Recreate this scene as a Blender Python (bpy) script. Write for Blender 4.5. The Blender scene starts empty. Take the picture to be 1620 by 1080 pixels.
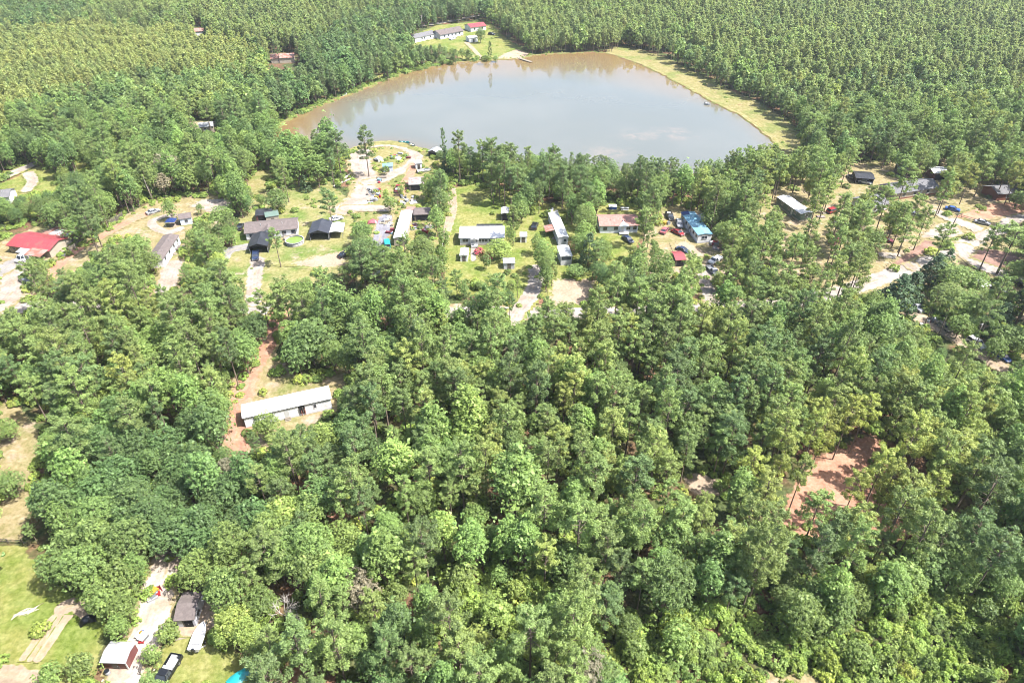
import bpy, bmesh, math, random
import numpy as np
from mathutils import Vector, Matrix
random.seed(7)
RNG = np.random.default_rng(11)
SC = bpy.context.scene
COL = SC.collection
R = math.radians
# ------------------------------------------------------------------ camera: a drone 100 m up, tilted 36 degrees down
CAM_H, PITCH, FOC = 100.0, R(36.0), 1080.0
cam = bpy.data.cameras.new('camera'); cam.sensor_width = 36.0; cam.lens = 24.0
cam.clip_start = 1.0; cam.clip_end = 6000.0
camo = bpy.data.objects.new('camera', cam); COL.objects.link(camo)
camo.location = (0, 0, CAM_H); camo.rotation_euler = (R(90) - PITCH, 0, 0)
SC.camera = camo
# ------------------------------------------------------------------ sky, sun, exposure
SUN_EL, SUN_AZ = R(57.0), R(104.0)          # azimuth clockwise from +Y (straight ahead): sun stands to the right
W = bpy.data.worlds.new('World'); SC.world = W; W.use_nodes = True
wn = W.node_tree; wn.nodes.clear()
sky = wn.nodes.new('ShaderNodeTexSky'); sky.sky_type = 'NISHITA'; sky.sun_disc = False
sky.sun_elevation = SUN_EL; sky.sun_rotation = SUN_AZ
sky.air_density = 1.0; sky.dust_density = 2.6; sky.ozone_density = 1.0
bg = wn.nodes.new('ShaderNodeBackground'); bg.inputs['Strength'].default_value = 0.125
wo = wn.nodes.new('ShaderNodeOutputWorld')
wn.links.new(sky.outputs[0], bg.inputs['Color']); wn.links.new(bg.outputs[0], wo.inputs['Surface'])
sl = bpy.data.lights.new('sun', 'SUN'); sl.energy = 4.8; sl.angle = R(0.53); sl.color = (1.0, 0.965, 0.92)
so = bpy.data.objects.new('sun', sl); COL.objects.link(so); so.location = (200, 0, 300)
sd = Vector((math.sin(SUN_AZ) * math.cos(SUN_EL), math.cos(SUN_AZ) * math.cos(SUN_EL), math.sin(SUN_EL)))
so.rotation_euler = sd.to_track_quat('Z', 'Y').to_euler()
SC.view_settings.view_transform = 'Standard'; SC.view_settings.look = 'None'
SC.view_settings.gamma = 1.0; SC.view_settings.use_curve_mapping = False
SC.view_settings.exposure = 1.62
cy = SC.cycles
cy.max_bounces = 4; cy.diffuse_bounces = 3; cy.glossy_bounces = 2; cy.transmission_bounces = 3
cy.transparent_max_bounces = 4; cy.volume_bounces = 0; cy.use_denoising = True
cy.caustics_reflective = False; cy.caustics_refractive = False
cy.filter_width = 1.0; cy.use_adaptive_sampling = True; cy.adaptive_threshold = .025
try: cy.denoiser = 'OPENIMAGEDENOISE'
except Exception: pass

# ------------------------------------------------------------------ survey helpers: photograph pixel -> point on the land
_F = (0.0, math.cos(PITCH), -math.sin(PITCH)); _U = (0.0, math.sin(PITCH), math.cos(PITCH))
def G(px, py, z=0.0):
    a = (px - 810.0) / FOC; b = (540.0 - py) / FOC
    t = (CAM_H - z) / (math.sin(PITCH) - b * math.cos(PITCH))
    return Vector((a * t, t * (math.cos(PITCH) + b * math.sin(PITCH)), z))
def GN(pts): return [tuple(G(*p)[:2]) for p in pts]
def proj(P):
    P = np.asarray(P, float).reshape(-1, 3)
    rx, ry, rz = P[:, 0], P[:, 1], P[:, 2] - CAM_H
    d = ry * _F[1] + rz * _F[2]; u = ry * _U[1] + rz * _U[2]
    d = np.where(d < 1, 1, d)
    return 810 + rx / d * FOC, 540 - u / d * FOC, d
def in_poly(x, y, poly):
    x = np.asarray(x, float); y = np.asarray(y, float); r = np.zeros(x.shape, bool)
    n = len(poly)
    for i in range(n):
        x1, y1 = poly[i]; x2, y2 = poly[(i + 1) % n]
        if y1 == y2: continue
        c = ((y1 > y) != (y2 > y)) & (x < (x2 - x1) * (y - y1) / (y2 - y1) + x1)
        r ^= c
    return r
def line_dist(x, y, pts, closed=False):
    d = np.full(np.shape(x), 1e9); n = len(pts)
    for i in range(n if closed else n - 1):
        x1, y1 = pts[i][:2]; x2, y2 = pts[(i + 1) % n][:2]
        dx, dy = x2 - x1, y2 - y1; L = dx * dx + dy * dy + 1e-9
        t = np.clip(((x - x1) * dx + (y - y1) * dy) / L, 0, 1)
        d = np.minimum(d, np.hypot(x - x1 - t * dx, y - y1 - t * dy))
    return d
def smooth_line(pts, n=8):
    P = [np.array(p, float) for p in pts]; P = [2 * P[0] - P[1]] + P + [2 * P[-1] - P[-2]]; o = []
    for i in range(1, len(P) - 2):
        for k in range(n):
            t = k / n; a, b, c, d = P[i - 1:i + 3]
            o.append(.5 * (2 * b + (c - a) * t + (2 * a - 5 * b + 4 * c - d) * t * t + (3 * b - a - 3 * c + d) * t ** 3))
    o.append(P[-2]); return [tuple(q) for q in o]

# ------------------------------------------------------------------ scene helpers
def tag(o, label=None, cat=None, group=None, kind=None):
    if label: o['label'] = label
    if cat: o['category'] = cat
    if group: o['group'] = group
    if kind: o['kind'] = kind
    return o
def empty(name, loc=(0, 0, 0), rz=0.0):
    o = bpy.data.objects.new(name, None); COL.objects.link(o)
    o.location = loc; o.rotation_euler = (0, 0, rz); o.empty_display_size = 0.5
    return o
def link(name, me, parent=None):
    o = bpy.data.objects.new(name, me); COL.objects.link(o)
    if parent is not None: o.parent = parent
    return o
class MB:
    def __init__(s): s.v = []; s.f = []
    def add(s, vs, fs):
        n = len(s.v); s.v += [tuple(v) for v in vs]; s.f += [tuple(i + n for i in f) for f in fs]; return s
    def box(s, x0, x1, y0, y1, z0, z1):
        return s.add([(x0, y0, z0), (x1, y0, z0), (x1, y1, z0), (x0, y1, z0), (x0, y0, z1), (x1, y0, z1), (x1, y1, z1), (x0, y1, z1)],
                     [(0, 3, 2, 1), (4, 5, 6, 7), (0, 1, 5, 4), (1, 2, 6, 5), (2, 3, 7, 6), (3, 0, 4, 7)])
    def rbox(s, c, sz, rz=0.0, tilt=0.0):
        M = Matrix.Translation(c) @ Matrix.Rotation(rz, 4, 'Z') @ Matrix.Rotation(tilt, 4, 'X')
        n = len(s.v); hx, hy, hz = sz[0] / 2, sz[1] / 2, sz[2] / 2
        s.box(-hx, hx, -hy, hy, -hz, hz)
        s.v[n:] = [tuple(M @ Vector(v)) for v in s.v[n:]]; return s
    def prism(s, prof, a, b, axis='x'):
        # prof: closed outline in (y,z) (axis x) or (x,z) (axis y), extruded from a to b
        n = len(prof)
        mk = (lambda t, p: (t, p[0], p[1])) if axis == 'x' else (lambda t, p: (p[0], t, p[1]))
        vs = [mk(a, p) for p in prof] + [mk(b, p) for p in prof]
        return s.add(vs, [tuple(range(n)), tuple(range(2 * n - 1, n - 1, -1))] + [(i, i + n, (i + 1) % n + n, (i + 1) % n) for i in range(n)])
    def tube(s, pts, rad, n=6, cap=True):
        if not hasattr(rad, '__len__'): rad = [rad] * len(pts)
        P = [Vector(p) for p in pts]; base = len(s.v)
        for i, p in enumerate(P):
            d = (P[min(i + 1, len(P) - 1)] - P[max(i - 1, 0)]).normalized()
            a = d.cross(Vector((0, 0, 1)) if abs(d.z) < .9 else Vector((1, 0, 0))).normalized(); b = d.cross(a)
            for k in range(n):
                t = 2 * math.pi * k / n; s.v.append(tuple(p + (a * math.cos(t) + b * math.sin(t)) * rad[i]))
        for i in range(len(P) - 1):
            for k in range(n):
                q = base + i * n; s.f.append((q + k, q + (k + 1) % n, q + n + (k + 1) % n, q + n + k))
        if cap:
            s.f.append(tuple(base + k for k in range(n))); s.f.append(tuple(base + (len(P) - 1) * n + k for k in range(n)))
        return s
    def lathe(s, prof, n=16, c=(0, 0, 0)):
        b = len(s.v)
        for r, z in prof:
            for k in range(n):
                t = 2 * math.pi * k / n; s.v.append((c[0] + r * math.cos(t), c[1] + r * math.sin(t), c[2] + z))
        for i in range(len(prof) - 1):
            for k in range(n): q = b + i * n; s.f.append((q + k, q + (k + 1) % n, q + n + (k + 1) % n, q + n + k))
        return s
    def mesh(s, name, mat):
        me = bpy.data.meshes.new(name); me.from_pydata(s.v, [], s.f); me.update()
        bm = bmesh.new(); bm.from_mesh(me); bmesh.ops.recalc_face_normals(bm, faces=bm.faces); bm.to_mesh(me); bm.free()
        if mat: me.materials.append(M[mat] if isinstance(mat, str) else mat)
        return me
    def build(s, name, mat, parent=None, smooth=False, bevel=0.0):
        me = s.mesh(name, mat); o = link(name, me, parent)
        if smooth:
            for p in me.polygons: p.use_smooth = True
        if bevel:
            m = o.modifiers.new('bevel', 'BEVEL'); m.width = bevel; m.segments = 2; m.limit_method = 'ANGLE'
        return o
def copy_tree(o, parent=None):
    c = o.copy(); COL.objects.link(c); c.parent = parent
    for ch in list(o.children): copy_tree(ch, c)
    return c

# ------------------------------------------------------------------ node helpers
M = {}
class NT:
    def __init__(s, name):
        s.m = bpy.data.materials.new(name); s.m.use_nodes = True; s.t = s.m.node_tree; s.t.nodes.clear(); M[name] = s.m
        s.pos = None
    def n(s, t, **k):
        x = s.t.nodes.new('ShaderNode' + t)
        for a, b in k.items(): setattr(x, a, b)
        return x
    def l(s, a, b): s.t.links.new(a, b)
    def P(s):
        if s.pos is None: s.pos = s.n('NewGeometry').outputs['Position']
        return s.pos
    def obj(s): return s.n('TexCoord').outputs['Object']
    def noise(s, scale, detail=4, rough=.55, vec=None, dist=0.0):
        x = s.n('TexNoise'); x.inputs['Scale'].default_value = scale; x.inputs['Detail'].default_value = detail
        x.inputs['Roughness'].default_value = rough; x.inputs['Distortion'].default_value = dist
        s.l(vec if vec is not None else s.P(), x.inputs['Vector']); return x.outputs['Fac']
    def ramp(s, v, a, b):
        x = s.n('MapRange'); x.inputs['From Min'].default_value = a; x.inputs['From Max'].default_value = b
        x.interpolation_type = 'SMOOTHSTEP'; s.l(v, x.inputs['Value']); return x.outputs[0]
    def math(s, op, a, b=None):
        x = s.n('Math', operation=op)
        for i, q in enumerate((a, b)):
            if q is None: continue
            if isinstance(q, (int, float)): x.inputs[i].default_value = q
            else: s.l(q, x.inputs[i])
        return x.outputs[0]
    def mix(s, f, a, b, mode='MIX'):
        x = s.n('Mix', data_type='RGBA', blend_type=mode)
        for k, q in ((0, f), (6, a), (7, b)):
            if isinstance(q, (int, float)): x.inputs[k].default_value = q
            elif isinstance(q, tuple): x.inputs[k].default_value = (*q[:3], 1)
            else: s.l(q, x.inputs[k])
        return x.outputs[2]
    def hsv(s, c, h=.5, sat=1., v=1.):
        x = s.n('HueSaturation')
        for k, q in (('Hue', h), ('Saturation', sat), ('Value', v)):
            if isinstance(q, (int, float)): x.inputs[k].default_value = q
            else: s.l(q, x.inputs[k])
        if isinstance(c, tuple): x.inputs['Color'].default_value = (*c, 1)
        else: s.l(c, x.inputs['Color'])
        return x.outputs[0]
    def attr(s, name, typ='GEOMETRY'):
        x = s.n('Attribute', attribute_name=name, attribute_type=typ); return x.outputs['Fac']
    def out(s, color, rough=.8, spec=.3, metal=0.0, bump=None, bump_d=.05, bump_s=.6, translucent=0.0, alpha=None):
        b = s.n('BsdfPrincipled')
        if isinstance(color, tuple): b.inputs['Base Color'].default_value = (*color, 1)
        else: s.l(color, b.inputs['Base Color'])
        for k, q in (('Roughness', rough), ('Specular IOR Level', spec), ('Metallic', metal)):
            if isinstance(q, (int, float)): b.inputs[k].default_value = q
            else: s.l(q, b.inputs[k])
        if bump is not None:
            x = s.n('Bump'); x.inputs['Distance'].default_value = bump_d; x.inputs['Strength'].default_value = bump_s
            s.l(bump, x.inputs['Height']); s.l(x.outputs[0], b.inputs['Normal'])
        o = s.n('OutputMaterial'); res = b.outputs[0]
        if translucent:
            t = s.n('BsdfTranslucent'); s.l(s.mix(1.0, color, (translucent, translucent * .97, translucent * .6), 'MULTIPLY'), t.inputs['Color'])
            mx = s.n('AddShader')
            s.l(res, mx.inputs[0]); s.l(t.outputs[0], mx.inputs[1]); res = mx.outputs[0]
        s.l(res, o.inputs['Surface']); return s.m
# ------------------------------------------------------------------ materials
def foliage(name, dark, mid, light, trans=.28, rough=.6, hue_var=.008):
    t = NT(name)
    tone = t.attr('tone', 'INSTANCER'); tint = t.attr('tint')
    rnd = t.n('ObjectInfo').outputs['Random']
    c = t.mix(t.ramp(tone, 0., .5), dark, mid); c = t.mix(t.ramp(tone, .5, 1.), c, light)
    v = t.math('ADD', t.math('MULTIPLY', tint, .75), .62)          # clump to clump
    v = t.math('MULTIPLY', v, t.math('ADD', t.math('MULTIPLY', rnd, .3), .85))
    h = t.math('ADD', t.math('MULTIPLY', t.math('SUBTRACT', rnd, .5), hue_var * 2), t.math('ADD', t.math('MULTIPLY', t.math('SUBTRACT', tint, .5), -.016), .5))
    return t.out(t.hsv(c, h, 1., v), rough, .3, translucent=trans)
foliage('pine_needles', (.078, .120, .043), (.130, .176, .053), (.196, .218, .056), .8)
foliage('oak_leaves', (.062, .105, .033), (.112, .158, .043), (.180, .212, .050), .88)
foliage('gum_leaves', (.070, .116, .035), (.110, .168, .043), (.154, .218, .053), .85)
foliage('young_needles', (.090, .130, .048), (.144, .182, .060), (.186, .208, .062), .75)
foliage('cedar_leaves', (.034, .062, .028), (.050, .086, .034), (.08, .12, .05), .4)
foliage('shrub_leaves', (.084, .125, .032), (.135, .188, .040), (.200, .228, .048), .85)
foliage('pale_leaves', (.125, .120, .075), (.165, .150, .095), (.20, .18, .11), .5)
foliage('pink_blossom', (.25, .05, .07), (.30, .06, .08), (.33, .08, .10), .4)
foliage('rust_leaves', (.12, .08, .04), (.17, .12, .05), (.22, .16, .05), .5)
t = NT('bark'); t.out(t.mix(t.noise(3., 3, vec=t.obj()), (.10, .075, .055), (.22, .17, .135)), .9, .2)
t = NT('dead_wood'); t.out(t.mix(t.noise(2., 3, vec=t.obj()), (.34, .30, .26), (.55, .51, .46)), .85, .2)

def forest_floor(t):
    c = t.mix(t.ramp(t.noise(.045, 3), .40, .62), (.105, .062, .037), (.186, .096, .059))
    c = t.mix(t.ramp(t.noise(.11, 4), .36, .56), c, (.062, .081, .028))
    return t.mix(t.ramp(t.noise(1.3, 4), .35, .75), t.hsv(c, .5, 1., .65), t.hsv(c, .5, .95, 1.25))
def grass(t, green, dry, sand, amt_dry=.5, amt_sand=.66):
    c = t.mix(t.ramp(t.noise(.09, 4, .6), amt_dry - .12, amt_dry + .12), green, dry)
    c = t.mix(t.ramp(t.noise(.16, 5, .65), amt_sand - .05, amt_sand + .09), c, sand)
    c = t.mix(t.ramp(t.noise(.42, 5, .7), .38, .66), t.hsv(c, .508, 1.05, .86), t.hsv(c, .494, .92, 1.12))
    f = t.noise(1.1, 5, .65)
    return t.mix(t.ramp(f, .3, .72), t.hsv(c, .51, 1.05, .74), t.hsv(c, .495, .95, 1.2))
def sandy(t, pale, deep, k=.5):
    c = t.mix(t.ramp(t.noise(.22, 5, .6), k - .14, k + .14), pale, deep)
    return t.mix(t.ramp(t.noise(1.7, 4), .3, .75), t.hsv(c, .5, 1., .86), t.hsv(c, .5, .9, 1.1))
t = NT('forest_floor'); t.out(forest_floor(t), .95, .1, bump=t.noise(1.6, 4), bump_d=.25)
GR = {'lawn': ((.096, .136, .029), (.186, .172, .070), (.248, .197, .141), .44, .60),
      'dry': ((.124, .136, .040), (.209, .169, .088), (.259, .197, .144), .40, .57),
      'lush': ((.113, .144, .029), (.178, .172, .054), (.225, .186, .118), .49, .66),
      'bank': ((.128, .142, .041), (.190, .164, .070), (.174, .113, .062), .46, .64)}
SA = {'road': ((.268, .243, .225), (.220, .186, .160)), 'sand': ((.268, .236, .206), (.210, .168, .132)),
      'clay': ((.32, .175, .112), (.265, .128, .080)), 'straw': ((.224, .134, .102), (.147, .087, .064)),
      'gravel': ((.237, .228, .224), (.179, .169, .164)), 'litter': ((.371, .326, .282), (.256, .198, .147)),
      'pavement': ((.192, .189, .211), (.141, .136, .154)), 'beige': ((.288, .220, .156), (.237, .179, .125))}
def sheet_mat(name, over, under):
    t = NT(name)
    def col(k):
        if k == 'floor': return forest_floor(t)
        return grass(t, *GR[k]) if k in GR else sandy(t, *SA[k])
    e = t.math('ADD', t.attr('edge'), t.math('MULTIPLY', t.math('SUBTRACT', t.noise(.55, 5, .7), .5), 1.7))
    c = col(over)
    if over in SA:                                          # wheel ruts and a grassy strip between them on drives and tracks
        m = t.attr('mid'); has = t.math('GREATER_THAN', m, .5)
        strip = t.math('MULTIPLY', t.math('MULTIPLY', has, t.math('SUBTRACT', 1., t.ramp(m, 1.12, 1.55))), t.ramp(t.noise(.30, 5, .7), .44, .60))
        c = t.mix(t.math('MULTIPLY', strip, .75), c, col('dry'))
        rut = t.math('MULTIPLY', has, t.math('SUBTRACT', 1., t.ramp(t.math('ABSOLUTE', t.math('SUBTRACT', m, 1.9)), .12, .42)))
        c = t.mix(t.math('MULTIPLY', rut, t.ramp(t.noise(.5, 4, .6), .3, .65)), c, t.hsv(c, .5, .9, .82))
    return t.out(t.mix(t.ramp(e, .28, .52), col(under), c), .95, .1, bump=t.noise(2.2, 4), bump_d=.12)
# murky pond water: brown silt colour, mirror-like surface with faint ripples
t = NT('pond_water')
silt = t.mix(t.ramp(t.noise(.012, 3), .4, .65), (.098, .102, .086), (.114, .116, .098))
silt = t.mix(t.attr('shallow'), silt, (.150, .098, .042))
silt = t.mix(t.math('MULTIPLY', t.attr('bar'), t.ramp(t.noise(.12, 5, .7), .38, .66)), silt, (.20, .155, .115))  # pale cloud reflections painted into the water colour
rg = t.math('ADD', t.math('MULTIPLY', t.ramp(t.noise(.022, 4, .6, dist=1.5), .40, .66), .16), .04)          # calm and wind-ruffled patches
t.out(silt, rg, .5, bump=t.noise(.9, 3), bump_d=.02, bump_s=.2)
def plain(name, c, rough=.6, spec=.4, metal=0., var=.12, scale=1.5):
    t = NT(name); n = t.noise(scale, 4, vec=t.obj())
    k = t.math('ADD', t.math('MULTIPLY', n, var * 2), 1 - var)
    return t.out(t.hsv(c, .5, 1., k), rough, spec, metal)
def weathered(name, c, dirt, amt=.6, rough=.6, spec=.4, scale=.5):
    t = NT(name); n = t.noise(scale, 5, .7, vec=t.obj()); m = t.noise(6., 2, vec=t.obj())
    cc = t.mix(t.ramp(n, amt - .1, amt + .12), c, dirt)
    return t.out(t.hsv(cc, .5, 1., t.math('ADD', t.math('MULTIPLY', m, .25), .87)), rough, spec)
weathered('white_roof', (.46, .46, .46), (.33, .31, .29), .66, .5)
weathered('white_siding', (.60, .60, .61), (.44, .42, .41), .6)
weathered('grey_siding', (.42, .42, .46), (.32, .31, .32), .6)
weathered('blue_siding', (.44, .48, .55), (.36, .39, .43), .62)
weathered('tan_siding', (.312, .270, .216), (.240, .198, .150), .6)
weathered('brown_shingle', (.099, .082, .078), (.126, .105, .099), .52, .9, .2, 1.2)
weathered('grey_shingle', (.105, .105, .111), (.139, .134, .139), .52, .9, .2, 1.2)
weathered('pink_shingle', (.25, .125, .105), (.28, .165, .145), .5, .9, .2, 1.2)
weathered('dark_metal_roof', (.032, .034, .044), (.046, .048, .059), .55, .45)
weathered('black_metal_roof', (.019, .020, .023), (.034, .034, .038), .55, .45)
weathered('red_metal_roof', (.218, .042, .048), (.176, .071, .059), .6, .45, .4, .35)
weathered('rust_roof', (.210, .084, .059), (.231, .176, .151), .5, .6, .3, .6)
weathered('rusty_tin', (.231, .218, .210), (.176, .084, .059), .52, .55, .4, .7)
weathered('tin', (.252, .256, .260), (.189, .176, .168), .62, .4)
weathered('blue_roof', (.125, .255, .34), (.16, .28, .35), .55, .5, .4, .5)
weathered('green_roof', (.084, .126, .105), (.118, .143, .126), .55)
weathered('maroon_siding', (.118, .038, .036), (.143, .063, .055), .6)
weathered('old_wood', (.126, .109, .092), (.084, .071, .063), .5, .9, .2, 1.)
weathered('pale_wood', (.218, .189, .151), (.168, .143, .113), .5, .9, .2, 1.)
plain('window_glass', (.035, .042, .055), .08, .6)
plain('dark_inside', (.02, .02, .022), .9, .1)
plain('trim_white', (.396, .396, .396), .5)
plain('concrete', (.253, .242, .231), .9, .2)
plain('brick_red', (.176, .072, .050), .9, .2)
plain('tyre_rubber', (.025, .025, .026), .85, .2)
plain('wheel_steel', (.231, .231, .237), .35, .5, .6)
plain('utility_wood', (.231, .204, .171), .9, .2)
plain('chrome_grey', (.275, .275, .286), .3, .5, .5)
for k, c in {'black': (.010, .011, .013), 'navy': (.018, .028, .060), 'blue': (.025, .065, .210), 'red': (.210, .015, .018), 'maroon': (.100, .010, .015),
             'white': (.48, .48, .48), 'silver': (.240, .245, .255), 'grey': (.110, .115, .125), 'tan': (.225, .190, .140), 'pink': (.275, .080, .090), 'green': (.025, .070, .040),
             'yellow': (.300, .200, .030), 'orange': (.290, .100, .025), 'teal': (.015, .210, .225), 'skyblue': (.150, .240, .300)}.items():
    plain('paint_' + k, c, .32, .5, 0., .05)
plain('tarp_teal', (.015, .26, .28), .45); plain('tarp_blue', (.009, .025, .104), .5)
plain('hose_white', (.5, .48, .42), .5)
plain('lamp_glass', (.350, .350, .330), .2, .6)
# ------------------------------------------------------------------ tree prototypes (meshes shared by all copies)
def set_mesh(name, V, faces_n, idx, tint, mats):
    """V (n,3); idx flat vertex indices, faces_n verts per face (int)."""
    me = bpy.data.meshes.new(name); nf = len(idx) // faces_n
    me.vertices.add(len(V)); me.vertices.foreach_set('co', np.asarray(V, np.float32).ravel())
    me.loops.add(len(idx)); me.loops.foreach_set('vertex_index', np.asarray(idx, np.int32))
    me.polygons.add(nf); me.polygons.foreach_set('loop_start', np.arange(0, nf * faces_n, faces_n, dtype=np.int32))
    me.polygons.foreach_set('loop_total', np.full(nf, faces_n, np.int32))
    me.update(calc_edges=True)
    if tint is not None:
        a = me.attributes.new('tint', 'FLOAT', 'POINT'); a.data.foreach_set('value', np.asarray(tint, np.float32))
    for m in mats: me.materials.append(M[m])
    return me
def unit(a): return a / (np.linalg.norm(a, axis=-1, keepdims=True) + 1e-9)
def leaf_quads(rng, C, rad, per, size, crown_c, up=.35, jit=.55, aspect=1.25):
    """Leaves over the outer shell of every clump (centres C, radii rad)."""
    n = len(C); K = n * per
    d = unit(rng.normal(size=(K, 3))); out = unit(np.repeat(C, per, 0) - crown_c)
    d = unit(d + out * .75 + np.array([0, 0, .25]))
    pos = np.repeat(C, per, 0) + d * (np.repeat(rad, per)[:, None] * rng.uniform(.55, 1.05, (K, 1)))
    nrm = unit(d * .8 + out * .35 + np.array([0, 0, up]) + rng.normal(size=(K, 3)) * jit)
    a = unit(np.cross(nrm, unit(rng.normal(size=(K, 3))))); b = np.cross(nrm, a)
    s = (size * rng.uniform(.65, 1.3, (K, 1))) * .5; a = a * s * aspect; b = b * s / aspect
    V = np.stack([pos - a, pos - b, pos + a, pos + b], 1).reshape(-1, 3)
    tint = np.repeat(np.repeat(rng.uniform(.1, .9, n), per) + rng.normal(0, .18, K), 4)
    return V, np.clip(tint, 0, 1)
def needles(rng, C, rad, per, width, crown_c):
    n = len(C); K = n * per
    d = unit(rng.normal(size=(K, 3)) + unit(np.repeat(C, per, 0) - crown_c) * .55 + np.array([0, 0, .45]))
    r = np.repeat(rad, per)[:, None] * rng.uniform(.7, 1.15, (K, 1))
    base = np.repeat(C, per, 0) + d * r * .15; tip = np.repeat(C, per, 0) + d * r
    s = unit(np.cross(d, rng.normal(size=(K, 3)))) * width * rng.uniform(.6, 1.3, (K, 1))
    mid = base * .45 + tip * .55
    V = np.stack([base, mid - s, tip, mid + s], 1).reshape(-1, 3)
    tint = np.repeat(np.repeat(rng.uniform(.1, .9, n), per) + rng.normal(0, .18, K), 4)
    return V, np.clip(tint, 0, 1)
def wood_mesh(name, segs, mat, n=5):
    b = MB()
    for pts, rad in segs: b.tube(pts, rad, n, cap=False)
    me = bpy.data.meshes.new(name); me.from_pydata(b.v, [], b.f); me.update(); me.materials.append(M[mat])
    for p in me.polygons: p.use_smooth = True
    return me
PROTO = {}                                    # species -> list of dict(crown, trunk, joined, H, R)
def finish(sp, k, V, tint, leafmat, segs, H, Rr, barkmat='bark'):
    idx = np.arange(len(V))
    cr = set_mesh(f'{sp}_crown_{k}', V, 4, idx, tint, [leafmat]) if len(V) else None
    tr = wood_mesh(f'{sp}_trunk_{k}', segs, barkmat)
    PROTO.setdefault(sp, []).append(dict(crown=cr, trunk=tr, H=H, R=Rr))
def make_pine(k, H=18., Rr=3.6, base=.48, lod=1., sp='pine', leafmat='pine_needles', shape=1.):
    rng = np.random.default_rng(100 + k * 7 + len(sp)); C = []; rad = []; segs = []
    lean = rng.normal(0, .25, 2)
    top = np.array([lean[0], lean[1], H]); ax = lambda z: np.array([lean[0] * (z / H) ** 2, lean[1] * (z / H) ** 2, z])
    segs.append(([ax(z) for z in np.linspace(-.3, H * .97, 6)], list(np.linspace(.24, .05, 6) * H / 18)))
    nb = int((30 if sp == 'pine' else 36) * (1 - base) / .5); ga = rng.uniform(0, 6)
    for i in range(nb):
        f = (i + rng.uniform(0, .8)) / nb; z = H * (base + (1 - base) * f * .97)
        prof = math.sqrt(max(.08, 1 - ((f - .36) / .70) ** 2)) if sp == 'pine' else (math.sin(math.pi * min(1, .22 + .78 * f ** .85)) ** .6) * (1 - .2 * f) + .05
        L = Rr * prof * rng.uniform(.55, 1.18); ga += 2.4 + rng.normal(0, .35)
        o = ax(z); el = .15 + .55 * f + rng.normal(0, .15)
        dr = np.array([math.cos(ga) * math.cos(el), math.sin(ga) * math.cos(el), math.sin(el)])
        e = o + dr * L; segs.append(([o, o + dr * L * .55 + [0, 0, -.1], e], [.055, .04, .02]))
        m = max(2, int(L * 2.9 * (1 if lod == 1 else .55)))
        for j in range(m):
            q = .42 + .6 * ((j + .6) / m) ** .8; side = np.cross(dr, [0, 0, 1])
            C.append(o + dr * L * q + side * rng.normal(0, .34) * (L / 3) + np.array([0, 0, rng.uniform(-.15, .35)])); rad.append(rng.uniform(.40, .72))
    for j in range(4): C.append(top + rng.normal(0, .3, 3) - [0, 0, .2 + j * .3]); rad.append(rng.uniform(.45, .7))
    C = np.array(C); rad = np.array(rad); cc = np.array([lean[0] * .5, lean[1] * .5, H * (base + (1 - base) * .35)])
    V, tint = needles(rng, C, rad * 1.15, int(13 * lod), .065 / lod ** .7, cc)
    V2, t2 = leaf_quads(rng, C, rad * .95, int(20 * lod), .235 / lod ** .6, cc, up=.5, jit=.65, aspect=1.6)
    V = np.concatenate([V, V2]); tint = np.concatenate([tint, t2])
    finish(sp, k, V, tint, leafmat, segs, H, Rr)
def make_young(k, H=11., Rr=1.75):
    rng = np.random.default_rng(300 + k); C = []; rad = []
    segs = [([(0, 0, -.3), (0, 0, H * .9)], [.12, .03])]; nb = 22; ga = 0
    for i in range(nb):
        f = i / nb; z = H * (.34 + .64 * f); L = Rr * (1 - f) ** .75 * rng.uniform(.75, 1.1) + .12; ga += 2.4
        for q in (.45, .95):
            C.append(np.array([math.cos(ga) * L * q, math.sin(ga) * L * q, z + L * q * .35])); rad.append(rng.uniform(.5, .75))
    C.append(np.array([0, 0, H * .98])); rad.append(.5)
    C = np.array(C); rad = np.array(rad)
    V, tint = needles(rng, C, rad * 1.1, 10, .13, np.array([0, 0, H * .45]))
    V2, t2 = leaf_quads(rng, C, rad * .9, 14, .42, np.array([0, 0, H * .45]), up=.5, jit=.6, aspect=1.6)
    V = np.concatenate([V, V2]); tint = np.concatenate([tint, t2])
    finish('young', k, V, tint, 'young_needles', segs, H, Rr)
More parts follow.
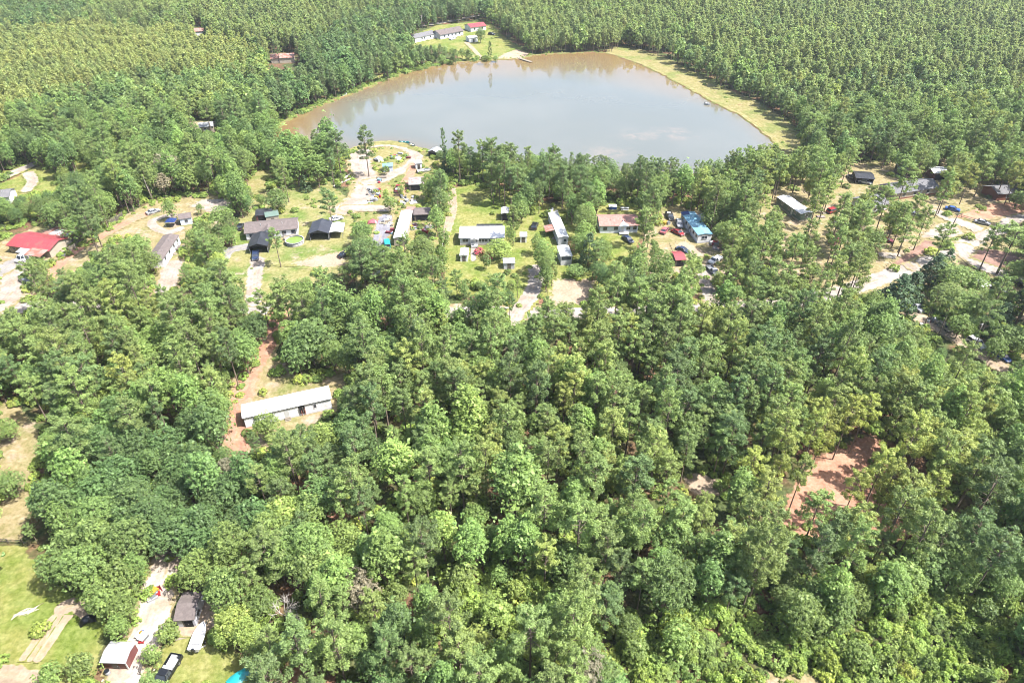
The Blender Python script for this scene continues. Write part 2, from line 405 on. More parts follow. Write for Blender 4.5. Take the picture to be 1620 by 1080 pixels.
def make_broad(k, sp, leafmat, H, Rr, base, dens=17., leaf=.23, per=15, tall=1., crad=(.30, .52)):
    rng = np.random.default_rng(500 + k * 13 + len(sp)); cz = H * (base + (1 - base) * .46); hz = H * (1 - base) * .54
    cc = np.array([0, 0, cz - hz * .25]); n = int(dens * Rr * Rr * tall)
    bd = unit(rng.normal(size=(16, 3)) + np.array([0, 0, .35])); ba = rng.uniform(.10, .34, 16); bw = rng.uniform(5, 14, 16)
    sk = rng.normal(0, .12, 2)
    def env(d):                                            # uneven crown: a body with boughs pushing out of it
        e = .74 + .05 * np.sin(d[:, 0] * 7 + k) * np.sin(d[:, 1] * 6 + 2 * k) + .05 * np.sin(d[:, 2] * 9 + d[:, 0] * 5)
        for q, a_, w_ in zip(bd, ba, bw): e = np.maximum(e, .70 + a_ * np.exp((d @ q - 1) * w_))
        return e
    d = rng.normal(size=(n, 3)); d[:, 2] = np.where(d[:, 2] < -.35, -d[:, 2], d[:, 2]); d = unit(d)
    q = env(d) * (1 - .55 * rng.uniform(0, 1, n) ** 2.2)
    taper = 1 - (.28 if tall > 1 else .06) * np.clip(d[:, 2], 0, 1)
    C = np.stack([d[:, 0] * Rr * q * taper, d[:, 1] * Rr * q * taper, cz + d[:, 2] * hz * q], 1); C[:, :2] += sk * (C[:, 2:] - cz) * .4
    C = C[C[:, 2] > H * base * .8]; rad = rng.uniform(*crad, len(C))
    V, tint = leaf_quads(rng, C, rad, per, leaf, cc, up=.4, jit=.6)
    gdir = d[:len(C)]; m = int(n * .25)
    I = np.stack([rng.normal(0, Rr * .30, m), rng.normal(0, Rr * .30, m), cz + rng.normal(0, hz * .34, m)], 1); I = I[I[:, 2] > H * base]
    V2, t2 = leaf_quads(rng, I, np.full(len(I), .8), 7, leaf * 2.4, cc)
    V = np.concatenate([V, V2]); tint = np.concatenate([tint, t2])
    big = np.sin(V[:, 0] * 1.3 + k) * np.sin(V[:, 1] * 1.1 + 2 * k) * np.sin(V[:, 2] * 1.2 + 3 * k)      # bough to bough colour
    tint = np.clip(tint + big * .22, 0, 1)
    segs = []; fork = H * base * .9 + .3
    segs.append(([(0, 0, -.3), (rng.normal(0, .1), rng.normal(0, .1), fork * .6), (0, 0, fork)], [.03 * H * .6, .022 * H * .6, .018 * H * .6]))
    for q_ in bd[:12]:
        p = np.array([q_[0] * Rr * .72, q_[1] * Rr * .72, cz + q_[2] * hz * .72])
        if p[2] < fork: continue
        mdl = (np.array([0, 0, fork]) + p) * .5 + rng.normal(0, .2, 3); segs.append(([(0, 0, fork), mdl, p], [.009 * H, .006 * H, .02]))
    finish(sp, k, V, tint, leafmat, segs, H, Rr)
def make_cedar(k, H=9., Rr=2.6):
    rng = np.random.default_rng(700 + k); C = []; rad = []
    for i in range(150):
        f = rng.uniform(0, 1) ** 1.4; z = H * (.06 + .92 * f); a = rng.uniform(0, 6.3); L = Rr * (1 - f) ** .7 * rng.uniform(.75, 1.08) + .1
        C.append((math.cos(a) * L, math.sin(a) * L, z)); rad.append(rng.uniform(.4, .65))
    V, tint = leaf_quads(rng, np.array(C), np.array(rad), 24, .3, np.array([0, 0, H * .3]), up=.2)
    finish('cedar', k, V, tint, 'cedar_leaves', [([(0, 0, -.2), (0, 0, H * .9)], [.16, .03])], H, Rr)
def make_shrub(k, sp='shrub', leafmat='shrub_leaves', H=2.2, Rr=1.7, n=46, leaf=.26):
    rng = np.random.default_rng(900 + k + len(sp) * 31); C = []; rad = []
    a = rng.uniform(0, 6.3, n); r = Rr * np.sqrt(rng.uniform(0, 1, n)); hh = H * np.sqrt(np.clip(1.05 - (r / Rr) ** 2, .06, 1)) * rng.uniform(.45, 1., n)
    C = np.stack([np.cos(a) * r * .85, np.sin(a) * r * .85, hh * .85], 1); rad = rng.uniform(.3, .55, n)
    V, tint = leaf_quads(rng, C, rad, 20, leaf, np.array([0, 0, 0.]), up=.3)
    segs = [([(0, 0, -.1), tuple(c * np.array([.7, .7, .9]))], [.05, .015]) for c in C[:7]]
    finish(sp, k, V, tint, leafmat, segs, H, Rr)
def make_dead(k, H=9.):
    rng = np.random.default_rng(1200 + k); segs = []
    def grow(p, d, L, r, lev):
        e = p + d * L; mdl = (p + e) / 2 + rng.normal(0, .06 * L, 3); segs.append(([p, mdl, e], [r, r * .8, r * .55]))
        if lev == 0: return
        for j in range(4 if lev > 1 else 3):
            nd = unit(d + rng.normal(0, .62, 3) + np.array([0, 0, .1])); s = p + d * L * rng.uniform(.45, 1.0)
            grow(s, nd, L * rng.uniform(.5, .75), r * .5, lev - 1)
    grow(np.array([0, 0, -.2]), np.array([0, 0, 1.]), H * .42, .17, 4)
    PROTO.setdefault('dead', []).append(dict(crown=None, trunk=wood_mesh(f'dead_trunk_{k}', segs, 'dead_wood', 4), H=H, R=3.5))
for k in range(8): make_pine(k, 17.5 + (k % 3) * 1.2, 3.1 + .35 * (k % 4), (.50, .42, .55, .46, .38, .52, .44, .34)[k])
for k in range(5): make_pine(k, 12., 2.0 + .15 * (k % 3), .36 + .04 * (k % 3), .6, 'farpine', 'young_needles')
for k in range(4): make_young(k, 8.5, 1.45)
for k in range(7): make_broad(k, 'oak', 'oak_leaves', 12.5 + (k % 3), 4.8 + .4 * (k % 3), .14)
for k in range(6): make_broad(k, 'gum', 'gum_leaves', 16.5 + (k % 2), 4.1, .14, tall=1.45)
for k in range(5): make_broad(k, 'farbroad', 'oak_leaves', 12.0, 3.5, .12, 9., .42, 9, 1.15, (.4, .7))
for k in range(4): make_broad(k, 'small', 'oak_leaves', 6.5, 2.7, .16, 22., .2, 14, 1., (.26, .42))
for k in range(2): make_broad(k, 'pale', 'pale_leaves', 11.5, 4.4, .16, 13.)
for k in range(2): make_cedar(k)
for k in range(4): make_shrub(k)
for k in range(2): make_shrub(k, 'low', 'shrub_leaves', .9, 1.1, 20, .24)
make_shrub(0, 'bloom', 'pink_blossom', 2.4, 1.4, 36, .24); make_shrub(0, 'rust', 'rust_leaves', 3.5, 1.9, 46, .3)
make_dead(0); make_dead(1, 6.)
# ------------------------------------------------------------------ the land
g = MB(); N = 60
xs = np.linspace(-1800, 1800, N); ys = np.linspace(-700, 2600, N)
me = bpy.data.meshes.new('ground'); vs = [(x, y, 0) for y in ys for x in xs]
me.from_pydata(vs, [], [(j * N + i, j * N + i + 1, (j + 1) * N + i + 1, (j + 1) * N + i) for j in range(N - 1) for i in range(N - 1)])
me.materials.append(M['forest_floor'])
tag(link('ground', me), 'red-brown pine straw and clay ground under the woods', 'ground', kind='structure')
_zlev = [0.0]
def sheet(name, label, poly, over, under='floor', z=None, cell=1.0, fade=2.2, cat=None):
    """A patch of ground cover: poly is a world outline."""
    P = np.array(poly); x0, y0 = P.min(0) - 1; x1, y1 = P.max(0) + 1
    nx = int((x1 - x0) / cell) + 1; ny = int((y1 - y0) / cell) + 1
    X, Y = np.meshgrid(x0 + np.arange(nx + 1) * cell, y0 + np.arange(ny + 1) * cell)
    cx = (X[:-1, :-1] + X[1:, 1:]) / 2; cyy = (Y[:-1, :-1] + Y[1:, 1:]) / 2
    keep = in_poly(cx, cyy, poly)
    e = np.where(in_poly(X, Y, poly), line_dist(X, Y, poly, True), -line_dist(X, Y, poly, True)) / fade
    _finish_sheet(name, label, X, Y, keep, e, over, under, z, cat)
def path(name, label, pts, width, over, under, z=None, cell=.8, fade=None, cat='path'):
    pts = smooth_line(pts, 6); P = np.array(pts); w = width / 2
    x0, y0 = P.min(0) - w - 1; x1, y1 = P.max(0) + w + 1
    nx = int((x1 - x0) / cell) + 1; ny = int((y1 - y0) / cell) + 1
    X, Y = np.meshgrid(x0 + np.arange(nx + 1) * cell, y0 + np.arange(ny + 1) * cell)
    D = line_dist(X, Y, pts); cd = (D[:-1, :-1] + D[1:, 1:] + D[1:, :-1] + D[:-1, 1:]) / 4
    _finish_sheet(name, label, X, Y, cd < w + .5, (w + .5 - D) / (fade or max(.7, w * .75)), over, under, z, cat, 1 + D)
def _finish_sheet(name, label, X, Y, keep, e, over, under, z, cat, mid=None):
    if z is None: _zlev[0] += .004; z = .002 + _zlev[0]
    ny, nx = X.shape; idx = np.arange(nx * ny).reshape(ny, nx)
    F = np.stack([idx[:-1, :-1][keep], idx[:-1, 1:][keep], idx[1:, 1:][keep], idx[1:, :-1][keep]], 1)
    used, inv = np.unique(F.ravel(), return_inverse=True)
    V = np.stack([X.ravel()[used], Y.ravel()[used], np.full(len(used), z)], 1)
    mk = f'{over}_over_{under}'
    if mk not in M: sheet_mat(mk, over, under)
    me = set_mesh(name, V, 4, inv.astype(np.int32), None, [mk])
    a = me.attributes.new('edge', 'FLOAT', 'POINT'); a.data.foreach_set('value', np.clip(e.ravel()[used], -1, 3).astype(np.float32))
    if mid is not None: a = me.attributes.new('mid', 'FLOAT', 'POINT'); a.data.foreach_set('value', mid.ravel()[used].astype(np.float32))
    tag(link(name, me), label, cat or name.split('_')[-1], kind='structure')
# lawns and yards -----------------------------------------------------------------------------------------------------
sheet('lawn', 'dry grass yard with sandy patches around the brown-roofed trailer', GN([(60, 440), (110, 393), (180, 348), (240, 316), (300, 303), (372, 298), (372, 345), (345, 420), (300, 470), (200, 470), (90, 460)]), 'dry')
sheet('lawn', 'patchy grass around the red barn', GN([(-40, 385), (20, 372), (70, 352), (120, 372), (125, 400), (80, 440), (30, 500), (-40, 500)]), 'dry')
sheet('lawn', 'green and tan lawn around the house with the round pool', GN([(345, 435), (365, 385), (378, 330), (400, 280), (440, 268), (520, 282), (560, 320), (575, 360), (572, 420), (520, 445), (420, 472), (350, 462)]), 'lawn')
sheet('yard', 'pale littered sand of the junkyard beside the pond', GN([(548, 245), (575, 232), (620, 225), (655, 230), (690, 250), (722, 262), (722, 300), (702, 462), (556, 462), (570, 400), (548, 300)]), 'bank')
sheet('lawn', 'bright mown lawn around the white double-wide home', GN([(698, 300), (770, 285), (860, 320), (930, 325), (1010, 312), (1030, 340), (1000, 420), (960, 480), (700, 470)]), 'lush')
sheet('lawn', 'worn grass yard around the blue-roofed trailer', GN([(1025, 330), (1060, 318), (1090, 318), (1165, 372), (1165, 420), (1130, 470), (1070, 470), (1005, 420)]), 'dry')
sheet('lawn', 'patchy grass and sand under the scattered pines on the right', GN([(1180, 292), (1300, 258), (1480, 248), (1640, 280), (1640, 470), (1520, 440), (1390, 470), (1230, 440), (1190, 380)]), 'dry')
sheet('lawn', 'shaded grass plot beside the lane of parked vehicles', GN([(1440, 478), (1480, 430), (1640, 455), (1640, 610), (1560, 560), (1480, 520)]), 'dry')
sheet('clearing', 'bare clay and dry grass clearing around the long white trailer', GN([(362, 715), (368, 640), (392, 590), (418, 540), (432, 500), (446, 500), (440, 555), (470, 590), (520, 585), (552, 560), (560, 595), (538, 650), (480, 690), (440, 720)]), 'dry')
sheet('clearing', 'red clay clearing between yellow-green pines', GN([(1215, 830), (1250, 760), (1300, 712), (1345, 690), (1400, 678), (1415, 715), (1400, 790), (1520, 800), (1470, 850), (1300, 870)]), 'clay', fade=3.)
sheet('clearing', 'small pale sandy gap in the near wood', GN([(1075, 752), (1105, 742), (1150, 760), (1170, 790), (1090, 785)]), 'beige')
sheet('clearing', 'sparse grass clearing at the edge of the wood on the left', GN([(-30, 630), (30, 630), (70, 680), (62, 740), (45, 860), (-30, 862)]), 'dry')
sheet('lawn', 'bright green lawn with a branch pile and tyre tracks', GN([(-60, 858), (45, 856), (75, 905), (130, 935), (180, 965), (175, 1010), (150, 1100), (-60, 1110)]), 'lush')
sheet('lawn', 'mown lawn with parked boat below the brown shed', GN([(262, 1000), (280, 945), (330, 940), (360, 955), (350, 1000), (400, 1040), (430, 1110), (225, 1110), (240, 1050)]), 'lush')
sheet('lawn', 'small tan grass patch at the bottom edge of the thicket', GN([(1160, 1085), (1210, 1058), (1290, 1058), (1320, 1085), (1300, 1120), (1160, 1120)]), 'dry')
sheet('lawn', 'small green grass patch in the bottom right corner', GN([(1550, 1095), (1585, 1060), (1640, 1050), (1660, 1120), (1550, 1120)]), 'lush')
sheet('lawn', 'sunny green lawn between the far houses and the pond', GN([(645, 58), (690, 40), (775, 32), (800, 58), (838, 84), (828, 98), (790, 96), (740, 100), (700, 80), (650, 72)]), 'lush', cell=2., fade=3.)
sheet('lawn', 'narrow green strip on the far pond shore', GN([(575, 132), (600, 118), (665, 106), (672, 112), (610, 130), (580, 142)]), 'lush', cell=1.5)
sheet('lawn', 'green lawn beside the pale driveway at the left edge', GN([(-20, 300), (60, 262), (100, 250), (140, 250), (140, 275), (90, 305), (-20, 320)]), 'lush')
sheet('clearing', 'brown worn patch in the meadow by the tall gum trees', GN([(385, 292), (405, 262), (430, 262), (432, 300), (400, 312)]), 'bank')
sheet('clearing', 'thin clearing beside the grey far shed', GN([(285, 205), (300, 192), (345, 192), (345, 212)]), 'beige')
# roads, drives and tracks --------------------------------------------------------------------------------------------
ROAD = GN([(-80, 492), (60, 486), (230, 486), (420, 488), (600, 490), (830, 496), (1000, 493), (1150, 488), (1280, 474), (1370, 449), (1480, 406), (1556, 374)])
path('road', 'pale sandy road running past the houses', ROAD, 6.2, 'road', 'dry', cat='road')
path('sand_apron', 'bright white sand apron in front of the red barn', GN([(-40, 505), (5, 478), (22, 455), (20, 425)]), 8., 'sand', 'dry')
path('gravel_drive', 'grey gravel drive below the red barn', GN([(-20, 440), (15, 420), (35, 412)]), 7., 'gravel', 'dry')
path('driveway', 'white sand driveway below the brown-roofed trailer', GN([(262, 480), (266, 445), (274, 418)]), 5.8, 'sand', 'dry')
path('dirt_track', 'red dirt track along the grey fence', GN([(75, 440), (112, 402), (165, 372), (205, 350), (235, 338)]), 3.4, 'clay', 'dry')
path('dirt_track', 'curved white sand track around the blue tent', GN([(285, 362), (268, 368), (248, 362), (240, 352), (258, 343), (275, 341)]), 2.6, 'sand', 'dry')
sheet('sand_patch', 'bare white sand patch behind the little white house', GN([(296, 328), (318, 314), (372, 314), (372, 330), (330, 338)]), 'sand', 'dry')
path('driveway', 'white sand driveway in front of the black carport', GN([(402, 478), (402, 445), (408, 412)]), 4.6, 'sand', 'lawn')
path('gravel_drive', 'grey gravel strip left of the black carport', GN([(352, 410), (365, 396), (395, 390)]), 4., 'gravel', 'lawn')
sheet('sand_patch', 'bare beige earth beside the parked tarp-covered car', GN([(440, 420), (500, 402), (552, 392), (556, 425), (500, 428)]), 'beige', 'lawn', fade=4.)
path('sand_track', 'wide pale track looping through the junkyard', GN([(545, 332), (569, 317), (577, 301), (580, 288), (579, 278), (573, 268), (569, 252), (571, 240)]), 9.5, 'sand', 'dry')
path('sand_track', 'pale loop track along the pond shore', GN([(582, 289), (603, 285), (621, 276), (644, 266), (654, 256), (660, 246), (648, 236), (628, 230), (608, 228), (590, 230)]), 5.6, 'sand', 'dry')
path('dirt_track', 'reddish dirt track leading to the red pickup', GN([(654, 261), (649, 276), (640, 291), (634, 308)]), 3., 'clay', 'dry')
path('sand_track', 'short pale track across the lower junkyard', GN([(548, 330), (575, 330), (610, 330)]), 5., 'sand', 'dry')
path('pavement', 'grey pavement strip beside the long white trailer roof', GN([(598, 400), (602, 375), (610, 345)]), 5.2, 'pavement', 'dry')
path('driveway', 'bright sand driveway dropping to the road below the white double-wide', GN([(802, 520), (820, 492), (838, 470), (848, 446), (848, 425)]), 5., 'sand', 'lush')
sheet('sand_patch', 'salmon bare earth beside the sand driveway', GN([(862, 480), (868, 440), (915, 436), (950, 442), (935, 485), (880, 490)]), 'beige', 'lush', fade=4.)
path('dirt_track', 'worn strip along the hedge of the white double-wide', GN([(714, 300), (716, 330), (708, 360), (704, 375)]), 3., 'beige', 'lush')
path('garden_path', 'narrow concrete garden path to the white double-wide', GN([(749, 390), (749, 412)]), 1.0, 'road', 'lush', fade=.5)
sheet('sand_patch', 'worn pink earth in the yard of the blue-roofed trailer', GN([(1060, 385), (1085, 380), (1110, 392), (1128, 405), (1100, 412), (1065, 400)]), 'beige', 'dry', fade=3.)
path('driveway', 'sandy driveway below the blue-roofed trailer', GN([(1130, 492), (1120, 458), (1112, 425)]), 4.2, 'sand', 'dry')
path('road_branch', 'pale road branch curving to the far houses', GN([(1560, 376), (1545, 362), (1515, 351), (1485, 337)]), 5., 'road', 'dry', cat='road')
path('road_branch', 'pale road branch leaving at the right edge', GN([(1552, 376), (1585, 362), (1612, 342), (1660, 325)]), 5., 'road', 'dry', cat='road')
path('driveway', 'wide white concrete driveway on the right', GN([(1525, 392), (1545, 415), (1590, 435), (1650, 458)]), 6.5, 'road', 'dry')
path('driveway', 'short sand drive joining the road by the small shrub', GN([(1446, 424), (1425, 408), (1400, 404)]), 4., 'sand', 'dry')
sheet('sand_patch', 'white sand patch between the pines and the utility pole', GN([(1450, 378), (1482, 352), (1512, 352), (1530, 372), (1500, 380)]), 'sand', 'dry')
sheet('straw_patch', 'pinkish bare slope of pine straw above the road', GN([(1395, 425), (1430, 400), (1460, 378), (1490, 384), (1470, 400), (1430, 420)]), 'straw', 'dry')
sheet('straw_patch', 'red pine straw bed beside the white driveway', GN([(1530, 408), (1550, 390), (1600, 400), (1640, 418), (1640, 440), (1580, 425)]), 'straw', 'dry')
sheet('straw_patch', 'brown shaded earth around the pines on the right', GN([(1500, 345), (1560, 322), (1640, 318), (1640, 335), (1560, 350)]), 'clay', 'dry')
path('lane', 'narrow beige lane with parked vehicles', GN([(1422, 486), (1458, 505), (1490, 522), (1540, 552), (1610, 600)]), 4.4, 'beige', 'dry')
path('dirt_track', 'red clay track leading down to the long white trailer', GN([(444, 490), (432, 530), (412, 562), (392, 600), (381, 650), (374, 712)]), 5.6, 'clay', 'dry')
for k, dx in enumerate((-13, 0, 12)):
    path('tyre_track', ('outer', 'middle', 'wide inner')[k] + ' pale tyre track across the lawn', GN([(124 + dx * .3, 958), (104 + dx * .8, 970), (84 + dx, 993), (67 + dx, 1018), (50 + dx, 1042)]), (.35, .3, .7)[k], 'beige', 'lush', cell=.3, fade=.4)
path('sand_patch', 'trampled sandy spot at the head of the tyre tracks', GN([(100, 962), (125, 955), (140, 968)]), 2.4, 'beige', 'lush')
path('dirt_track', 'sandy track crossing the bottom left corner', GN([(-20, 1064), (30, 1070), (70, 1085)]), 2.6, 'beige', 'lush')
path('rubble_strip', 'pale rubble strip running down between the trees', GN([(268, 876), (262, 907), (250, 930), (249, 952), (242, 975), (236, 998), (226, 1020), (205, 1045), (195, 1090)]), 5.6, 'litter', 'dry')
path('sand_patch', 'pale bare earth beside the brown shed', GN([(330, 960), (336, 975), (322, 990), (298, 993)]), 3., 'beige', 'lush')
path('road_branch', 'straight pale far road behind the far houses', GN([(640, 46), (670, 41), (720, 33), (760, 24), (800, 18)]), 5., 'road', 'lush', cell=1.5, cat='road')
path('shore_path', 'tan beach path down to the dock', GN([(738, 68), (752, 82), (762, 94)]), 2.5, 'beige', 'lush')
sheet('beach', 'tan sandy beach beside the dock', GN([(775, 98), (795, 86), (818, 78), (845, 87), (835, 97)]), 'beige', 'lush', cell=1.5)
path('driveway', 'pale driveway at the left edge of the picture', GN([(-20, 292), (20, 275), (48, 262), (70, 250)]), 5., 'road', 'lush')
path('sand_patch', 'white sand curve on the green lawn at the left edge', GN([(45, 275), (52, 288), (42, 302)]), 4., 'sand', 'lush')
# dam and pond --------------------------------------------------------------------------------------------------------
POND_PX = [(424, 212), (445, 200), (470, 185), (505, 170), (545, 155), (575, 143), (605, 132), (640, 118), (672, 110), (705, 103), (745, 99), (790, 96), (825, 95), (850, 89),
           (900, 86), (940, 85), (966, 88), (1000, 99), (1040, 116), (1080, 138), (1120, 160), (1165, 182), (1200, 207), (1223, 229), (1215, 245), (1180, 262), (1120, 275), (1050, 277),
           (980, 272), (900, 266), (820, 262), (760, 257), (715, 250), (688, 245), (660, 233), (630, 226), (600, 225), (572, 230), (548, 239), (510, 246), (470, 244), (440, 230)]
POND = smooth_line(GN(POND_PX + POND_PX[:1]), 5)[:-1]
sheet('dam', 'grassy earth dam along the straight side of the pond', GN([(956, 84), (960, 74), (995, 72), (1058, 92), (1130, 130), (1215, 168), (1262, 203), (1284, 232), (1270, 262), (1225, 262), (1222, 228), (1165, 182), (1080, 138), (1010, 103)]), 'bank', cell=2., fade=3.)
from mathutils.geometry import delaunay_2d_cdt
PP = np.array(POND)
dens = []
for i in range(len(PP)):
    a, b = PP[i], PP[(i + 1) % len(PP)]; n = max(1, int(np.linalg.norm(b - a) / 2.5))
    for k in range(n): dens.append(a + (b - a) * k / n)
PP = np.array(dens) + RNG.normal(0, .45, (len(dens), 2))
x0, y0 = PP.min(0); x1, y1 = PP.max(0)
X, Y = np.meshgrid(np.arange(x0, x1, 6.), np.arange(y0, y1, 6.)); X = X.ravel() + RNG.uniform(-1, 1, X.size); Y = Y.ravel() + RNG.uniform(-1, 1, Y.size)
k = in_poly(X, Y, PP) & (line_dist(X, Y, PP, True) > 2.); pts = list(PP) + list(np.stack([X[k], Y[k]], 1))
n = len(PP)
vo, eo, fo, *_ = delaunay_2d_cdt([Vector(p) for p in pts], [(i, (i + 1) % n) for i in range(n)], [], 1, 1e-4)
WZ = .34
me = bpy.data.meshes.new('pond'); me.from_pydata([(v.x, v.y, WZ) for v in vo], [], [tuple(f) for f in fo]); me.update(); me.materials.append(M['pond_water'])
vx = np.array([v.x for v in vo]); vy = np.array([v.y for v in vo]); dd = line_dist(vx, vy, PP, True)
qx, qy, _ = proj(np.stack([vx, vy, np.zeros_like(vx)], 1))
far = np.clip((170 - qy) / 60, 0, 1); lf = np.clip((560 - qx) / 90, 0, 1)
sh = np.clip(1 - dd / (8 + 55 * np.maximum(far, lf)), 0, 1) * (.35 + .65 * np.maximum(far, lf))
a = me.attributes.new('shallow', 'FLOAT', 'POINT'); a.data.foreach_set('value', sh.astype(np.float32))
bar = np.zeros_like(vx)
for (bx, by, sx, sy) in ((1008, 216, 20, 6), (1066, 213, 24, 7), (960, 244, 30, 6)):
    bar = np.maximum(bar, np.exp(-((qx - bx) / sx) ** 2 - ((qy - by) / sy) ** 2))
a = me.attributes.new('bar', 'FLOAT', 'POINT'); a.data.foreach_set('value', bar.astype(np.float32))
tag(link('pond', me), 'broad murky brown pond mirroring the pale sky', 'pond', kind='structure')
# pond bank: a low rim that rises out of the water and falls back to the land
nn = len(PP); tn = np.roll(PP, -1, 0) - np.roll(PP, 1, 0); nr = unit(np.stack([tn[:, 1], -tn[:, 0]], 1))
if in_poly(*(PP[0] + nr[0] * 2), PP): nr = -nr
cmid = None
rows = [(-.5, WZ - .05), (.35, WZ + .32), (1.6, WZ + .30), (4.2, -.02)]
V = [];
for off, z in rows:
    q = PP + nr * off; V += [(x, y, z + (random.uniform(-.05, .05) if z > .3 else 0)) for x, y in q]
F = [(r * nn + i, r * nn + (i + 1) % nn, (r + 1) * nn + (i + 1) % nn, (r + 1) * nn + i) for r in range(3) for i in range(nn)]
t = NT('bank_earth'); t.out(grass(t, *GR['bank']), .95, .1, bump=t.noise(2., 4), bump_d=.15)
t = NT('bank_edge'); t.out(t.mix(t.ramp(t.noise(.3, 5, .7), .40, .62), (.11, .065, .035), (.105, .115, .035)), .95, .1, bump=t.noise(2., 4), bump_d=.15)
me = bpy.data.meshes.new('pond_bank'); me.from_pydata(V, [], F); me.update(); me.materials.append(M['bank_edge']); me.materials.append(M['bank_earth'])
me.polygons.foreach_set('material_index', np.repeat(np.array([0, 1, 1], np.int32), nn))
tag(link('pond_bank', me), 'low earth and grass bank around the pond', 'bank', kind='structure')
# ------------------------------------------------------------------ where the photograph shows open ground
CLEAR = [
 [(0, 385), (15, 378), (12, 360), (60, 354), (98, 362), (102, 378), (92, 402), (70, 415), (48, 402), (32, 425), (36, 455), (30, 492), (0, 492)],
 [(75, 432), (115, 398), (160, 378), (185, 352), (235, 322), (262, 320), (300, 312), (356, 312), (356, 335), (312, 345), (300, 360), (288, 365), (282, 415), (286, 456), (245, 460), (243, 425), (240, 392), (218, 370), (176, 375), (155, 395), (120, 420)],
 [(388, 345), (412, 328), (455, 345), (472, 335), (455, 295), (500, 285), (545, 300), (562, 330), (550, 350), (548, 380), (542, 400), (552, 420), (500, 425), (455, 443), (415, 450), (402, 462), (390, 440), (358, 425), (370, 395)],
 [(395, 300), (405, 268), (425, 266), (425, 300)],
 [(548, 250), (570, 230), (600, 224), (650, 226), (668, 242), (690, 252), (690, 270), (668, 275), (662, 300), (655, 330), (690, 345), (690, 372), (645, 385), (603, 388), (590, 350), (560, 335), (546, 300)],
 [(712, 295), (745, 288), (775, 300), (775, 335), (800, 332), (812, 350), (812, 378), (835, 345), (868, 338), (870, 380), (845, 392), (835, 380), (832, 425), (800, 428), (780, 436), (745, 440), (725, 425), (702, 440), (700, 400), (712, 340)],
 [(836, 450), (856, 445), (850, 480), (832, 508), (808, 505), (822, 480)],
 [(872, 468), (878, 440), (915, 440), (942, 445), (930, 472), (892, 478)],
 [(868, 333), (890, 332), (900, 385), (908, 418), (885, 420), (880, 392), (866, 372)],
 [(945, 340), (958, 318), (1000, 322), (1010, 340), (1012, 380), (1000, 395), (975, 405), (960, 380), (945, 372)],
 [(1035, 368), (1055, 335), (1075, 322), (1085, 330), (1120, 375), (1145, 385), (1132, 405), (1142, 425), (1120, 432), (1100, 415), (1075, 418), (1060, 400)],
 [(1112, 445), (1124, 445), (1132, 474), (1122, 476)],
 [(1218, 302), (1240, 300), (1278, 328), (1278, 348), (1245, 348)], [(1285, 375), (1300, 365), (1312, 385), (1295, 395)], [(1308, 318), (1330, 318), (1330, 345), (1310, 345)],
 [(1350, 262), (1385, 262), (1420, 285), (1400, 300), (1370, 290), (1345, 282)], [(1376, 318), (1396, 312), (1398, 330), (1378, 334)], [(1412, 292), (1476, 290), (1476, 302), (1440, 308), (1412, 304)], [(1415, 262), (1435, 260), (1440, 275), (1415, 275)], [(1470, 265), (1500, 268), (1495, 282), (1470, 280)],
 [(1342, 456), (1370, 440), (1390, 415), (1430, 400), (1455, 372), (1480, 352), (1505, 335), (1500, 322), (1545, 330), (1580, 335), (1620, 325), (1620, 350), (1580, 370), (1610, 400), (1620, 452), (1580, 440), (1545, 425), (1520, 400), (1480, 412), (1400, 452)],
 [(1428, 490), (1440, 478), (1465, 492), (1500, 515), (1520, 530), (1545, 535), (1560, 555), (1600, 575), (1600, 590), (1560, 570), (1500, 535)],
 [(1540, 440), (1570, 438), (1575, 455), (1545, 462)],
 [(365, 710), (372, 640), (395, 590), (420, 540), (434, 505), (442, 505), (432, 555), (420, 590), (470, 612), (520, 590), (545, 575), (550, 592), (532, 615), (532, 645), (480, 676), (452, 682), (450, 662), (390, 670), (385, 708)],
 [(1238, 805), (1252, 762), (1296, 728), (1340, 700), (1390, 682), (1400, 712), (1372, 735), (1360, 770), (1330, 800), (1265, 815)], [(1082, 754), (1110, 746), (1140, 762), (1130, 780), (1088, 780)], [(1490, 795), (1520, 785), (1525, 800), (1495, 808)],
 [(0, 640), (30, 640), (60, 682), (52, 735), (32, 790), (36, 850), (0, 856)],
 [(0, 858), (40, 858), (62, 890), (78, 918), (110, 940), (152, 960), (160, 990), (160, 1030), (130, 1080), (0, 1080)],
 [(228, 1000), (240, 930), (255, 880), (275, 880), (266, 930), (280, 950), (325, 942), (342, 960), (330, 1000), (338, 1030), (382, 1058), (400, 1080), (160, 1080), (165, 1040), (220, 1030)],
 [(1175, 1076), (1220, 1063), (1280, 1063), (1310, 1080), (1175, 1080)], [(1572, 1080), (1590, 1064), (1620, 1056), (1620, 1080)],
 POND_PX[:24] + [(1215, 232), (1130, 250), (1060, 252), (1000, 250), (930, 240), (860, 232), (800, 226), (760, 222), (700, 232), (660, 232), (600, 224), (548, 234), (530, 205), (490, 200), (450, 208), (432, 210)],
 [(960, 84), (992, 75), (1056, 95), (1128, 134), (1212, 172), (1258, 204), (1270, 228), (1240, 242), (1222, 228), (1165, 180), (1080, 136), (1010, 103)],
 [(655, 50), (692, 40), (770, 33), (790, 52), (815, 72), (845, 86), (828, 96), (795, 92), (780, 80), (765, 86), (750, 70), (700, 66), (660, 68)],
 [(425, 85), (468, 83), (468, 99), (428, 99)], [(306, 43), (324, 40), (324, 54), (308, 55)], [(298, 194), (340, 193), (340, 206), (300, 208)],
 [(0, 286), (50, 260), (66, 262), (66, 300), (40, 302), (0, 318)], [(66, 268), (86, 262), (86, 300), (68, 302)], [(118, 255), (138, 252), (136, 272), (120, 272)], [(590, 122), (625, 116), (622, 124), (592, 131)],
]
